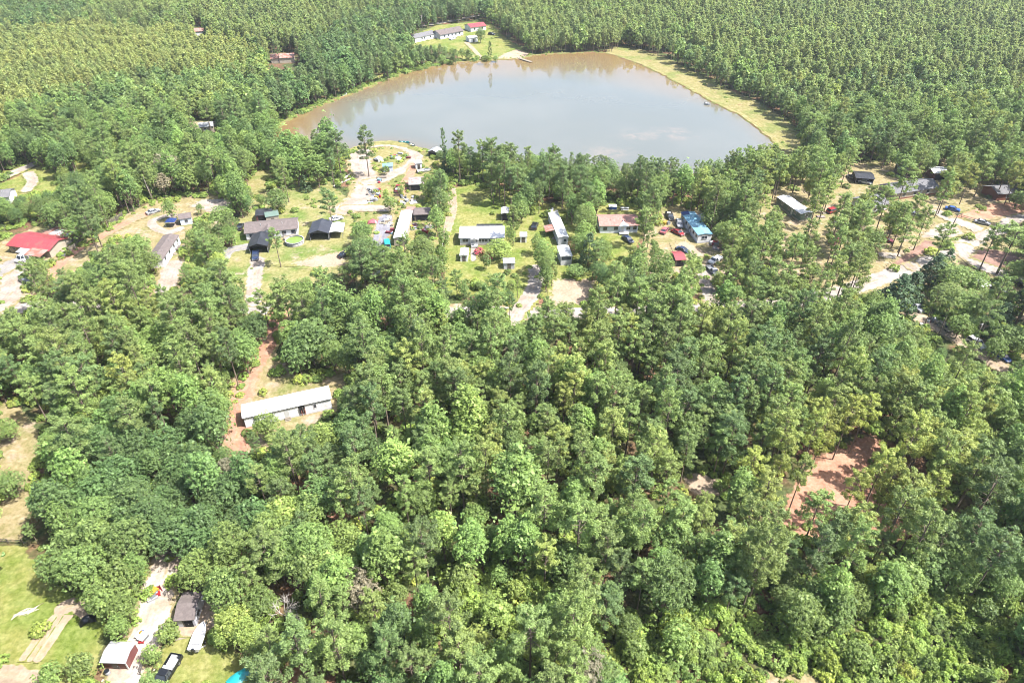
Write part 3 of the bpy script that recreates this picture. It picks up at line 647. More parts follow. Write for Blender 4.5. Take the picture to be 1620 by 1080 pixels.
MASK = np.zeros((1080, 1620), bool)
gx, gy = np.meshgrid(np.arange(1620), np.arange(1080))
for poly in CLEAR:
    P = np.array(poly); a0, b0 = np.maximum(P.min(0).astype(int), 0); a1, b1 = P.max(0).astype(int) + 1
    MASK[b0:b1, a0:a1] |= in_poly(gx[b0:b1, a0:a1], gy[b0:b1, a0:a1], poly)
def hit(px, py):
    i = np.round(px).astype(int); j = np.round(py).astype(int); ok = (i >= 0) & (i < 1620) & (j >= 0) & (j < 1080)
    return ok & MASK[np.clip(j, 0, 1079), np.clip(i, 0, 1619)]
def field(x, y, s, k):
    v = 0
    for i in range(4):
        a = k * 1.7 + i * 2.1; f = (1.0 + .6 * i) / s
        v = v + np.sin((x * math.cos(a) + y * math.sin(a)) * f * 6.28 + a * 5 + 1.3 * np.sin((y * math.cos(a) - x * math.sin(a)) * f * 3.1 + k))
    return v / 4                                            # about -1..1
ZONE = {'young': [(-400, 120), (-200, 60), (0, 42), (130, 30), (300, 45), (400, 65), (425, 85), (330, 112), (170, 118), (90, 135), (40, 165), (0, 205), (-400, 240)],
        'farpine': [(830, -300), (2400, -300), (2400, 120), (1620, 105), (1400, 125), (1260, 118), (1150, 98), (1075, 62), (990, 78), (900, 82), (800, 62), (800, 0)],
        'farpine2': [(130, 22), (300, -60), (640, -60), (560, 20), (470, 70), (400, 62), (300, 42)],
        'thicket': [(985, 985), (1060, 950), (1190, 935), (1290, 975), (1400, 940), (1500, 905), (1640, 905), (1640, 1200), (985, 1200)],
        'thicket2': [(690, 900), (790, 870), (860, 900), (880, 980), (820, 1010), (740, 990)],
        'sparse': [(1190, 290), (1300, 255), (1480, 245), (1640, 280), (1640, 440), (1520, 425), (1390, 470), (1240, 440), (1190, 390)]}
def zone_of(px, py):
    z = np.full(px.shape, 'mixed', dtype='<U9')
    for k, p in ZONE.items(): z[in_poly(px, py, p)] = k.rstrip('2')
    return z
def grid(s, y0, y1, jit=.42):
    xs = np.arange(-620, 620, s); ys = np.arange(y0, y1, s * .9); X, Y = np.meshgrid(xs, ys); X = X + (np.arange(len(ys)) % 2)[:, None] * s * .5
    return X.ravel() + RNG.uniform(-jit, jit, X.size) * s, Y.ravel() + RNG.uniform(-jit, jit, X.size) * s
TREES = []           # dict rows: sp, k, x, y, s (scale), sz (height factor), rot, tone
def infield(x, y, margin=1.12, pad=22): return np.abs(x) < .75 * (y * _F[1] + CAM_H * -_F[2] * 1.0) * margin + pad
def fill(x, y, H, Rr, zone):
    """keep-test: the crown must not cover open ground, the foot must not stand on it"""
    ok = infield(x, y)
    for fx, fz in ((0, .98), (0, .7), (0, .4), (-.85, .7), (.85, .7), (-.6, .92), (.6, .92), (0, 0), (-.7, .45), (.7, .45)):
        px, py, _ = proj(np.stack([x + fx * Rr, y, fz * H], 1)); ok &= ~hit(px, py)
    ok &= ~in_poly(x, y, POND) & (line_dist(x, y, POND, True) > 1.5)
    near = (y < 340) & (y > 100); rd = np.full(x.shape, 99.); rd[near] = line_dist(x[near], y[near], ROAD)
    return ok & (rd > 3.6)
def emit(x, y, sp, s, sz, tone):
    for i in range(len(x)):
        TREES.append([sp[i] if not isinstance(sp, str) else sp, random.randrange(99), float(x[i]), float(y[i]), float(s[i]), float(sz[i]), random.uniform(0, 6.28), float(np.clip(tone[i], 0, 1))])
# mixed woods
for (sp0, y0, y1) in ((4.3, 24, 300), (4.3, 300, 830)):
    x, y = grid(sp0, y0, y1); n = len(x)
    px, py, dp = proj(np.stack([x, y, np.full(n, 9.)], 1)); z = zone_of(px, py); m = z == 'mixed'
    x, y, px, py, dp = x[m], y[m], px[m], py[m], dp[m]; n = len(x)
    f1 = field(x, y, 60, 1.); f2 = field(x, y, 95, 2.); u = RNG.uniform(0, 1, n)
    pine_p = np.clip(.52 + .45 * f1, .1, .9)
    for (poly, v) in (([(0, 90), (450, 90), (460, 300), (0, 340)], -.38), ([(830, 420), (1340, 460), (1340, 800), (830, 800)], .3), ([(1180, 610), (1560, 610), (1560, 830), (1180, 830)], .45),
                      ([(1180, 120), (1620, 120), (1620, 290), (1180, 290)], -.12), ([(60, 640), (380, 640), (380, 960), (60, 960)], -.45), ([(1350, 450), (1640, 560), (1640, 760), (1480, 700)], -.5),
                      ([(740, 215), (1200, 235), (1200, 300), (740, 300)], .2), ([(0, 480), (380, 480), (300, 640), (0, 640)], .15), ([(430, 640), (860, 640), (860, 1000), (430, 1000)], -.08)):
        pine_p = np.clip(pine_p + v * in_poly(px, py, poly), .06, .95)
    far = y > 300
    sp = np.where(u < pine_p, np.where(far, 'farpine', 'pine'), np.where(far, 'farbroad', np.where(RNG.uniform(0, 1, n) + .35 * f2 > .62, 'gum', 'oak')))
    s = RNG.uniform(.52, .94, n); sz = RNG.uniform(.86, 1.14, n)
    sp = np.where((sp == 'oak') & (RNG.uniform(0, 1, n) < .035), 'pale', sp)
    s = np.where(far, s * 1.2, s); s = np.where(sp == 'oak', s * .92, s)
    H = np.where(sp == 'pine', 18.5, np.where(sp == 'gum', 17.5, 13.5)) * s * sz; Rr = np.where(sp == 'pine', 3.7, np.where(sp == 'oak', 5.3, 4.2)) * s
    ok = fill(x, y, H, Rr, None)
    # smaller trees may stand where a big one would cover a yard
    ss = s * .55; ok2 = ~ok & fill(x, y, H * .55, Rr * .55, None) & (y < 330) & (RNG.uniform(0, 1, n) < .8)
    s = np.where(ok2, ss, s); sp = np.where(ok2 & (sp == 'gum'), 'oak', sp); ok |= ok2
    tone = .38 + .28 * f2 + RNG.normal(0, .17, n)
    for (poly, v) in (([(1200, 610), (1560, 620), (1560, 840), (1200, 840)], .2), ([(820, 430), (1200, 440), (1130, 760), (860, 640)], .12), ([(0, 470), (420, 480), (380, 640), (0, 620)], .08),
                      ([(60, 640), (400, 640), (400, 900), (60, 900)], -.18), ([(430, 0), (780, 0), (700, 110), (580, 150), (440, 210), (420, 120)], -.3), ([(0, -60), (130, -60), (130, 34), (0, 40)], -.35),
                      ([(1100, 240), (1500, 240), (1500, 450), (1100, 480)], .08), ([(730, 205), (1020, 225), (1020, 330), (730, 330)], -.18), ([(400, 760), (900, 760), (900, 1080), (400, 1080)], .05)):
        tone = tone + v * in_poly(px, py, poly)
    emit(x[ok], y[ok], sp[ok], s[ok], sz[ok], tone[ok])
for zn, spc, sp, H, Rr, t0, y1 in (('young', 2.6, 'young', 8.5, 1.45, .80, 620), ('farpine', 3.4, 'farpine', 12, 2.1, .45, 830)):
    x, y = grid(spc, 230, y1, .46); n = len(x); px, py, dp = proj(np.stack([x, y, np.full(n, H * .6)], 1))
    m = zone_of(px, py) == zn; x, y, px, py = x[m], y[m], px[m], py[m]; n = len(x)
    f = field(x, y, 120, 3.) + .5 * field(x, y, 34, 8.); s = RNG.uniform(.72, 1.15, n) * (1 + .18 * field(x, y, 50, 6.)); sz = RNG.uniform(.9, 1.1, n); sp_ = np.full(n, sp)
    if zn == 'farpine': b = ((field(x, y, 70, 5.) > .42) & (RNG.uniform(0, 1, n) < .6)) | (RNG.uniform(0, 1, n) < .06); sp_ = np.where(b, 'farbroad', sp_).astype('<U9')
    gap = RNG.uniform(0, 1, n) > .05
    ok = fill(x, y, H * s * sz, Rr * s, zn) & gap
    emit(x[ok], y[ok], sp_[ok], s[ok], sz[ok], (t0 + .2 * f + RNG.normal(0, .1, n))[ok])
# open pine stand around the houses on the right, and single trees in the thickets
x, y = grid(5.9, 120, 330, .45); n = len(x); px, py, _ = proj(np.stack([x, y, np.full(n, 9.)], 1)); m = zone_of(px, py) == 'sparse'; x, y = x[m], y[m]; n = len(x)
sp = np.where(RNG.uniform(0, 1, n) < .72, 'pine', 'oak'); s = RNG.uniform(.68, .98, n); s = np.where(sp == 'oak', s * .62, s); sz = RNG.uniform(.9, 1.1, n)
ok = fill(x, y, np.where(sp == 'pine', 18, 13) * s * sz, np.where(sp == 'pine', 3.4, 5) * s * .8, None); emit(x[ok], y[ok], sp[ok], s[ok], sz[ok], .55 + RNG.normal(0, .14, n)[ok])
x, y = grid(7.0, 30, 120, .45); n = len(x); px, py, _ = proj(np.stack([x, y, np.full(n, 3.)], 1)); m = zone_of(px, py) == 'thicket'; x, y = x[m], y[m]; n = len(x)
s = RNG.uniform(.55, 1.1, n); ok = fill(x, y, 6.5 * s, 2.7 * s, None) & (RNG.uniform(0, 1, n) < .6); emit(x[ok], y[ok], 'small', s[ok], np.ones(ok.sum()), .6 + RNG.normal(0, .2, n)[ok])

# ------------------------------------------------------------------ single trees the photograph shows on their own: crown centre px, crown width px, kind, height m, tone
HEAD = [(455, 232, 52, 'gum', 17, .35), (482, 246, 50, 'gum', 16, .45), (511, 236, 50, 'gum', 18, .3), (532, 228, 36, 'pine', 18, .1), (468, 262, 44, 'gum', 14, .4), (500, 264, 44, 'gum', 14, .4), (517, 212, 40, 'gum', 18, .25), (445, 255, 36, 'gum', 13, .3),
 (482, 288, 18, 'cedar', 6, .7), (577, 226, 34, 'pine', 18, .15), (725, 230, 30, 'pine', 20, .25), (705, 253, 15, 'cedar', 10, .3), (702, 228, 11, 'pine', 15, .1),
 (692, 292, 36, 'oak', 11, .35), (697, 318, 38, 'oak', 11, .3), (690, 346, 36, 'oak', 11, .4), (702, 378, 22, 'small', 8, .35), (700, 406, 22, 'small', 8, .4), (696, 430, 24, 'small', 7, .4), (676, 300, 26, 'oak', 8, .4),
 (616, 322, 26, 'small', 6, .55), (572, 366, 42, 'oak', 10, .3), (570, 398, 40, 'oak', 10, .5), (640, 400, 38, 'pine', 14, .5), (668, 398, 44, 'oak', 11, .4), (648, 424, 44, 'oak', 10, .45), (615, 418, 40, 'oak', 10, .4), (634, 300, 14, 'small', 4, .6), (610, 268, 14, 'small', 4, .3),
 (437, 315, 46, 'oak', 9, .25), (519, 316, 30, 'pine', 13, .15), (436, 384, 28, 'pine', 11, .3), (330, 385, 54, 'oak', 10, .35), (352, 345, 40, 'oak', 9, .4), (310, 375, 40, 'oak', 9, .5), (316, 330, 14, 'small', 4, .4), (268, 331, 26, 'small', 7, .4),
 (218, 392, 50, 'oak', 8, .45), (186, 402, 42, 'oak', 8, .55), (238, 412, 40, 'oak', 8, .4), (60, 424, 36, 'small', 8, .5), (352, 442, 56, 'oak', 9, .55), (318, 438, 36, 'oak', 8, .5), (302, 428, 24, 'small', 6, .8), (120, 362, 44, 'oak', 9, .35), (90, 340, 50, 'oak', 11, .3),
 (790, 392, 52, 'oak', 6.5, .75), (770, 413, 18, 'small', 5, .2), (812, 345, 24, 'pine', 13, .55), (808, 372, 22, 'oak', 8, .6), (862, 402, 44, 'oak', 12, .55), (850, 385, 24, 'small', 7, .5), (926, 352, 44, 'oak', 12, .4), (932, 392, 30, 'cedar', 11, .5), (955, 398, 32, 'oak', 10, .4), (912, 428, 36, 'small', 4, .3), (945, 432, 20, 'rust', 4, .5),
 (1022, 352, 34, 'pine', 12, .5), (1045, 425, 44, 'oak', 11, .4), (1010, 425, 50, 'oak', 11, .5), (985, 440, 44, 'oak', 10, .55), (1095, 415, 30, 'pine', 11, .45), (1158, 392, 36, 'pine', 16, .65), (1170, 360, 40, 'pine', 17, .55), (1150, 420, 30, 'pine', 14, .5), (905, 388, 20, 'rust', 5, .2),
 (490, 535, 96, 'oak', 14, .2), (470, 560, 60, 'oak', 11, .2), (525, 560, 44, 'oak', 9, .35), (422, 672, 52, 'oak', 8, .6), (744, 655, 70, 'gum', 18, .95), (738, 690, 58, 'gum', 12, .85), (625, 730, 80, 'gum', 16, .85), (815, 765, 95, 'gum', 17, .55), (860, 800, 60, 'gum', 13, .5), (700, 840, 60, 'gum', 14, .95),
 (150, 850, 82, 'oak', 13, .38), (205, 862, 78, 'oak', 12, .3), (112, 862, 70, 'oak', 11, .33), (85, 895, 64, 'oak', 10, .28), (135, 900, 80, 'oak', 11, .36), (190, 915, 74, 'oak', 11, .42), (214, 902, 46, 'oak', 10, .34), (165, 948, 70, 'oak', 9, .5), (194, 962, 50, 'oak', 8, .44), (185, 990, 46, 'oak', 7, .5), (312, 905, 62, 'oak', 9, .6), (345, 915, 60, 'oak', 9, .5), (368, 985, 64, 'oak', 8, .8), (390, 1005, 50, 'oak', 7, .72), (352, 1008, 40, 'oak', 6, .7), (415, 1035, 56, 'oak', 7, .6), (365, 870, 70, 'oak', 12, .45),
 (265, 1000, 40, 'small', 4, .6), (240, 1036, 34, 'small', 4, .5), (128, 1052, 48, 'small', 5, .5), (80, 1070, 44, 'small', 5, .4), (62, 992, 34, 'low', 2, .7), (10, 680, 40, 'oak', 6, .45), (15, 765, 50, 'oak', 7, .3),
 (1424, 462, 56, 'cedar', 11, .25), (1445, 452, 40, 'cedar', 10, .25), (1480, 425, 44, 'cedar', 10, .25), (1500, 412, 26, 'cedar', 8, .3), (1515, 440, 62, 'oak', 10, .45), (1545, 450, 44, 'oak', 9, .5), (1500, 468, 56, 'oak', 8, .55), (1530, 478, 50, 'oak', 8, .6), (1520, 515, 44, 'oak', 7, .4), (1583, 505, 46, 'cedar', 10, .35), (1608, 480, 30, 'cedar', 9, .3), (1600, 535, 60, 'oak', 9, .3), (1575, 550, 40, 'oak', 8, .35), (1605, 430, 44, 'oak', 9, .5), (1600, 385, 60, 'pine', 14, .45), (1570, 382, 36, 'pine', 14, .4),
 (1390, 470, 30, 'cedar', 5, .4), (1416, 421, 16, 'shrub', 2.5, .5), (1476, 396, 26, 'shrub', 2.5, .9), (1500, 386, 24, 'shrub', 2.5, .6), (1535, 372, 18, 'shrub', 2.4, .7), (1610, 315, 30, 'small', 7, .3), (1495, 372, 30, 'pine', 12, .5),
 (1402, 318, 30, 'pine', 15, .6), (1420, 336, 34, 'pine', 14, .5), (1452, 326, 30, 'pine', 15, .6), (1360, 345, 34, 'pine', 14, .5), (1332, 330, 34, 'pine', 15, .5), (1384, 378, 46, 'oak', 10, .4), (1350, 400, 40, 'oak', 9, .45), (1436, 362, 34, 'pine', 13, .5), (1290, 325, 34, 'pine', 16, .5), (1310, 300, 34, 'pine', 16, .7), (1462, 352, 30, 'pine', 13, .55), (1436, 276, 30, 'pine', 15, .5), (1270, 745, 40, 'pine', 15, .7), (1306, 680, 40, 'pine', 16, .9), (1345, 655, 40, 'pine', 17, .95), (1370, 650, 44, 'pine', 16, 1.), (1285, 690, 40, 'pine', 16, .85), (1350, 778, 40, 'pine', 13, .85), (1392, 745, 44, 'pine', 14, .9), (1410, 760, 44, 'pine', 15, .85), (1440, 700, 54, 'pine', 17, .85), (1460, 690, 44, 'pine', 16, .95), (1525, 715, 60, 'pine', 16, .8), (1480, 770, 44, 'pine', 14, .9), (1295, 800, 52, 'pine', 13, .55), (1195, 735, 40, 'pine', 14, .95), (1240, 720, 44, 'pine', 15, .8),
 (262, 262, 46, 'pale', 12, .3), (415, 618, 16, 'low', 1.8, .8), (660, 78, 15, 'small', 6, .3), (674, 80, 16, 'small', 7, .4), (688, 79, 15, 'small', 6, .35), (702, 82, 16, 'small', 7, .3), (716, 84, 15, 'small', 6, .4), (731, 84, 14, 'small', 6, .35), (743, 87, 13, 'small', 5, .3), (648, 88, 17, 'small', 7, .3), (664, 92, 16, 'small', 6, .4), (682, 93, 16, 'small', 6, .3), (699, 94, 15, 'small', 6, .45), (716, 95, 13, 'small', 5, .35), (634, 98, 17, 'small', 7, .3), (650, 102, 15, 'small', 6, .4), (770, 92, 12, 'small', 4, .4), (784, 93, 11, 'small', 4, .35), (628, 84, 20, 'gum', 13, .2), (612, 104, 22, 'gum', 14, .2), (640, 74, 20, 'gum', 13, .15), (540, 120, 34, 'gum', 16, .2), (545, 95, 46, 'farbroad', 16, .1), (720, 85, 9, 'pine', 9, .1), (775, 78, 9, 'pine', 12, .1), (760, 55, 18, 'oak', 9, .2)]
SPN = {'pine': (18.5, 3.6), 'oak': (13.5, 5.2), 'gum': (17., 4.1), 'small': (6.5, 2.7), 'cedar': (9, 2.6), 'shrub': (2.2, 1.7), 'low': (2.2, 1.7), 'rust': (3.5, 1.9), 'farbroad': (12., 3.5), 'farpine': (12, 2.1), 'young': (8.5, 1.45), 'pale': (11.5, 4.4), 'dead': (9, 3.5), 'bloom': (2.4, 1.4)}
LAND = []
for (cx, cyy, w, sp, H, tone) in HEAD:
    fz = .72 if sp == 'pine' else .56
    if sp == 'low': sp = 'shrub'
    p = G(cx, cyy, H * fz); dd = proj(np.array([p]))[2][0]; r = w * .5 / FOC * dd
    h0, r0 = SPN[sp]; s = r / r0; LAND.append([sp, random.randrange(99), p.x, p.y, s, H / h0 / s, random.uniform(0, 6.28), tone])
for (bx, by, H, sp, tone) in ((758, 402, 2.6, 'bloom', .5), (772, 412, 2.2, 'bloom', .8), (457, 985, 9, 'dead', .5), (488, 1040, 6, 'dead', .5), (1318, 385, 3., 'bloom', .2)):
    p = G(bx, by); h0, r0 = SPN[sp]; LAND.append([sp, 0 if H > 8 else 1, p.x, p.y, H / h0, 1., 1., tone])
lx = np.array([t[2] for t in LAND]); ly = np.array([t[3] for t in LAND]); lr = np.array([SPN[t[0]][1] * t[4] for t in LAND])
keep = []
for t in TREES:                                             # make room for the single trees
    if t[3] < 330 and np.any((np.hypot(lx - t[2], ly - t[3]) < (lr * .85 + SPN[t[0]][1] * t[4] * .35))): continue
    keep.append(t)
TREES = keep
# ------------------------------------------------------------------ trees as things (the largest in view) and the rest of the wood as one mass
NAMES = {'pine': 'pine_tree', 'oak': 'oak_tree', 'gum': 'gum_tree', 'small': 'small_tree', 'cedar': 'cedar_tree', 'shrub': 'shrub', 'dead': 'dead_tree', 'bloom': 'flowering_shrub', 'rust': 'bronze_shrub', 'farbroad': 'oak_tree', 'farpine': 'pine_tree', 'young': 'pine_tree', 'pale': 'oak_tree'}
PLACES = [('the long white trailer', 455, 640), ('the brown shed', 303, 968), ('the red clay clearing', 1310, 760), ('the small sandy gap', 1108, 764), ('the bright green thicket', 1330, 1000),
          ('the white car on the lane', 1543, 544), ('the pale sand driveway', 832, 490), ('the red barn', 55, 385), ('the brown-roofed trailer', 265, 395), ('the round pool', 467, 381), ('the junkyard', 620, 320), ('the white double-wide home', 762, 375),
          ('the pink-roofed house', 978, 355), ('the blue-roofed trailer', 1096, 358), ('the green-walled trailer', 1248, 326), ('the grey-roofed house', 1435, 305), ('the road junction', 1550, 378), ('the far houses', 715, 50), ('the dam', 1130, 150),
          ('the left pond inlet', 440, 210), ('the bottom left lawn', 40, 960), ('the bare left clearing', 25, 720), ('the left edge driveway', 30, 280), ('the lone grey shed', 320, 200)]
PLACES += [('the middle of the near wood', 700, 800), ('the bottom middle edge', 700, 1060), ('the right edge', 1590, 700), ('the wood below the road', 1000, 620), ('the wood below the sand apron', 150, 580)]
def where(px, py):
    d, nm, ax_, ay_ = min((math.hypot(px - a, (py - b) * 1.3), nm, a, b) for nm, a, b in PLACES)
    if d < 38: return 'close beside ' + nm
    far = 'just ' if d < 90 else ('well ' if d > 170 else '')
    s = ('right of ' if px > ax_ else 'left of ') if abs(px - ax_) > abs(py - ay_) * 1.3 else ('below ' if py > ay_ else 'behind ')
    return far + s + nm
def tone_word(sp, t):
    if sp == 'dead': return 'bleached bare'
    if sp == 'bloom': return 'pink'
    if sp == 'rust': return 'bronze'
    if sp == 'pale': return 'grey-brown thinning'
    return 'deep green' if t < .2 else 'dark green' if t < .36 else 'mid green' if t < .52 else 'light green' if t < .68 else 'yellow-green' if t < .84 else 'bright yellow-green'
KIND = {'pine': 'pine', 'oak': 'oak', 'gum': 'gum tree', 'small': 'small tree', 'cedar': 'cedar', 'shrub': 'shrub', 'dead': 'dead tree', 'bloom': 'flowering shrub', 'rust': 'shrub', 'farbroad': 'oak', 'farpine': 'pine', 'young': 'pine', 'pale': 'oak'}
def plant(t):
    sp, k, x, y, s, sz, rot, tone = t
    p = PROTO[sp][k % len(PROTO[sp])]
    e = empty(NAMES[sp], (x, y, 0), rot); e.scale = (s, s, s * sz)
    for nm, me in (('trunk', p['trunk']), ('crown', p['crown'])):
        if me is None: continue
        o = link(nm, me, e); o['tone'] = tone
    H = p['H'] * s * sz; px, py, _ = proj(np.array([[x, y, H * .65]])); px, py = float(px[0]), float(py[0])
    size = 'big' if s > (.95 if sp in ('pine', 'oak', 'gum') else 1.2) else 'medium' if s > .78 else 'slim' if sp == 'pine' else 'low'
    if sp in ('dead', 'bloom', 'rust', 'shrub'): size = ''
    w = where(px, py)
    lab = f'{size} {tone_word(sp, tone)} {KIND[sp]} {w}'.strip()
    tag(e, lab, 'tree' if sp not in ('shrub', 'bloom', 'rust') else 'shrub', f'{KIND[sp]}s {w}')
    return e
for t in LAND: plant(t)
taken = {}
for t in LAND: taken[NAMES[t[0]]] = taken.get(NAMES[t[0]], 0) + 1
P = np.array([[t[2], t[3], SPN[t[0]][0] * t[4] * t[5] * .8] for t in TREES]); px, py, dp = proj(P)
inside = (px > -20) & (px < 1640) & (py > -10) & (py < 1100); order = np.argsort(np.where(inside, dp / np.array([t[4] for t in TREES]), 1e9))
solo = set()
for i in order:
    if not inside[i]: break
    nm = NAMES[TREES[i][0]]
    if taken.get(nm, 0) >= 285: continue
    taken[nm] = taken.get(nm, 0) + 1; solo.add(i); plant(TREES[i])
REST = [t for i, t in enumerate(TREES) if i not in solo]
def joined(sp):
    out = []
    for p in PROTO[sp]:
        if 'joined' not in p:
            cr, tr = p['crown'], p['trunk']
            nv = len(cr.vertices); V = np.zeros(nv * 3, np.float32); cr.vertices.foreach_get('co', V)
            tv = np.zeros(len(tr.vertices) * 3, np.float32); tr.vertices.foreach_get('co', tv)
            ci = np.zeros(len(cr.loops), np.int32); cr.loops.foreach_get('vertex_index', ci); ti = np.zeros(len(tr.loops), np.int32); tr.loops.foreach_get('vertex_index', ti)
            tin = np.zeros(nv, np.float32); cr.attributes['tint'].data.foreach_get('value', tin)
            me = set_mesh(cr.name.replace('crown', 'whole'), np.concatenate([V, tv]).reshape(-1, 3), 4, np.concatenate([ci, ti + nv]), np.concatenate([tin, np.zeros(len(tv) // 3)]), [])
            me.materials.append(cr.materials[0]); me.materials.append(tr.materials[0])
            mi = np.zeros(len(me.polygons), np.int32); mi[len(cr.polygons):] = 1; me.polygons.foreach_set('material_index', mi); p['joined'] = me
        out.append(p['joined'])
    return out
def scatter(name, label, cat, rows, species):
    """one mass of vegetation: prototype meshes instanced on points"""
    protos = []; off = {}
    for sp in species: off[sp] = len(protos); protos += joined(sp)
    coll = bpy.data.collections.new(name + '_kinds')
    for i, me in enumerate(protos):
        o = bpy.data.objects.new(f'{name}_kind_{i:03d}', me); coll.objects.link(o)
    n = len(rows); me = bpy.data.meshes.new(name); me.vertices.add(n)
    me.vertices.foreach_set('co', np.array([[r[2], r[3], 0] for r in rows], np.float32).ravel())
    def at(nm, ty, vals, f='value'):
        a = me.attributes.new(nm, ty, 'POINT'); a.data.foreach_set(f, vals)
    at('pid', 'INT', np.array([off[r[0]] + r[1] % len(PROTO[r[0]]) for r in rows], np.int32))
    at('tone', 'FLOAT', np.array([r[7] for r in rows], np.float32))
    at('turn', 'FLOAT_VECTOR', np.array([[0, 0, r[6]] for r in rows], np.float32).ravel(), 'vector')
    at('size', 'FLOAT_VECTOR', np.array([[r[4], r[4], r[4] * r[5]] for r in rows], np.float32).ravel(), 'vector')
    o = link(name, me); tag(o, label, cat, kind='stuff')
    ng = bpy.data.node_groups.new(name, 'GeometryNodeTree'); ng.is_modifier = True
    ng.interface.new_socket('Geometry', in_out='INPUT', socket_type='NodeSocketGeometry'); ng.interface.new_socket('Geometry', in_out='OUTPUT', socket_type='NodeSocketGeometry')
    a = ng.nodes.new('NodeGroupInput'); b = ng.nodes.new('NodeGroupOutput'); ip = ng.nodes.new('GeometryNodeInstanceOnPoints')
    ci = ng.nodes.new('GeometryNodeCollectionInfo'); ci.inputs[0].default_value = coll; ci.inputs['Separate Children'].default_value = True; ci.inputs['Reset Children'].default_value = True
    def na(nm, ty): x = ng.nodes.new('GeometryNodeInputNamedAttribute'); x.data_type = ty; x.inputs['Name'].default_value = nm; return x.outputs[0]
    ip.inputs['Pick Instance'].default_value = True
    L = ng.links.new
    L(a.outputs[0], ip.inputs['Points']); L(ci.outputs[0], ip.inputs['Instance']); L(na('pid', 'INT'), ip.inputs['Instance Index'])
    L(na('turn', 'FLOAT_VECTOR'), ip.inputs['Rotation']); L(na('size', 'FLOAT_VECTOR'), ip.inputs['Scale']); L(ip.outputs[0], b.inputs[0])
    m = o.modifiers.new('scatter', 'NODES'); m.node_group = ng
    return o
scatter('forest', 'endless mixed pine and hardwood forest behind and between the clearings', 'forest', REST, ['pine', 'oak', 'pale', 'gum', 'small', 'farpine', 'farbroad', 'young'])
# undergrowth below the trees, the bramble thickets and the weeds of the yards
x, y = grid(2.3, 26, 300, .45); n = len(x); f = field(x, y, 30, 7.); pxx, pyy, _ = proj(np.stack([x, y, np.full(n, .8)], 1))
ok = infield(x, y) & ~hit(pxx, pyy) & (f + RNG.normal(0, .4, n) > -.25) & (line_dist(x, y, ROAD) > 3.2) & ~in_poly(x, y, POND) & (zone_of(pxx, pyy) != 'thicket') & ((zone_of(pxx, pyy) != 'sparse') | (f > .55)) & (~in_poly(pxx, pyy, [(345, 300), (1030, 320), (1160, 340), (1130, 480), (345, 470)]) | (RNG.uniform(0, 1, n) < .25))
U = [['shrub' if random.random() < .7 else 'low', random.randrange(9), a, b, random.uniform(.45, 1.0), random.uniform(.7, 1.2), random.uniform(0, 6.28), min(1, max(0, .5 + random.gauss(0, .22)))] for a, b in zip(x[ok], y[ok])]
scatter('undergrowth', 'shrubby undergrowth on the forest floor', 'undergrowth', U, ['shrub', 'low'])
x, y = grid(1.55, 26, 125, .45); n = len(x); f = field(x, y, 16, 9.); pxx, pyy, _ = proj(np.stack([x, y, np.full(n, .8)], 1))
p2x, p2y, _ = proj(np.stack([x, y, np.full(n, 2.4)], 1)); ok = infield(x, y) & ~hit(pxx, pyy) & ~hit(p2x, p2y) & (zone_of(pxx, pyy) == 'thicket')
U = [['shrub', random.randrange(9), a, b, random.uniform(.35, 1.05) * (1 + .35 * q), random.uniform(.6, 1.5) * (1 + .35 * q), random.uniform(0, 6.28), min(1, max(0, .36 + .25 * q + random.gauss(0, .22)))] for a, b, q in zip(x[ok], y[ok], f[ok])]
scatter('thicket', 'bright green vine and bramble thicket at the bottom', 'thicket', U, ['shrub'])
x, y = grid(2.2, 100, 480, .48); n = len(x); f = field(x, y, 22, 11.) + RNG.normal(0, .35, n); pxx, pyy, _ = proj(np.stack([x, y, np.zeros(n)], 1))
bank = (line_dist(x, y, POND, True) < 6) & ~in_poly(x, y, POND)
jy = in_poly(pxx, pyy, [(546, 232), (670, 225), (722, 262), (700, 460), (560, 450)])
ok = infield(x, y) & ((hit(pxx, pyy) & (f > 1.15)) | (bank & (f > -.15) & (pxx < 960)) | (jy & (f > -.05)) | (in_poly(pxx, pyy, [(440, 280), (545, 285), (560, 330), (470, 335)]) & (f > .3))) & ~in_poly(x, y, POND)
for q in ([(545, 332), (569, 317), (577, 301), (580, 288), (579, 278), (573, 268), (569, 252), (571, 240)], [(582, 289), (603, 285), (621, 276), (644, 266), (654, 256), (660, 246), (648, 236), (628, 230), (608, 228), (590, 230)], [(548, 330), (610, 330)], [(598, 400), (610, 345)], [(802, 520), (848, 425)]): ok &= line_dist(x, y, GN(q)) > 3.6
farb = bank & (pyy < 215) & (pxx < 780)
ok |= farb & (f > -.5) & infield(x, y)
U = [[random.choice(['low', 'shrub']), random.randrange(9), a, b, random.uniform(.3, .7) * (2.0 if fb else 1), random.uniform(.6, 1.1), random.uniform(0, 6.28), min(1, max(0, (.25 if fb else .55) + random.gauss(0, .25)))] for a, b, fb in zip(x[ok], y[ok], farb[ok])]
scatter('weeds', 'weeds and bushes along the pond shore and in the yards', 'weeds', U, ['low', 'shrub'])
print('TREES solo', taken, 'rest', len(REST))
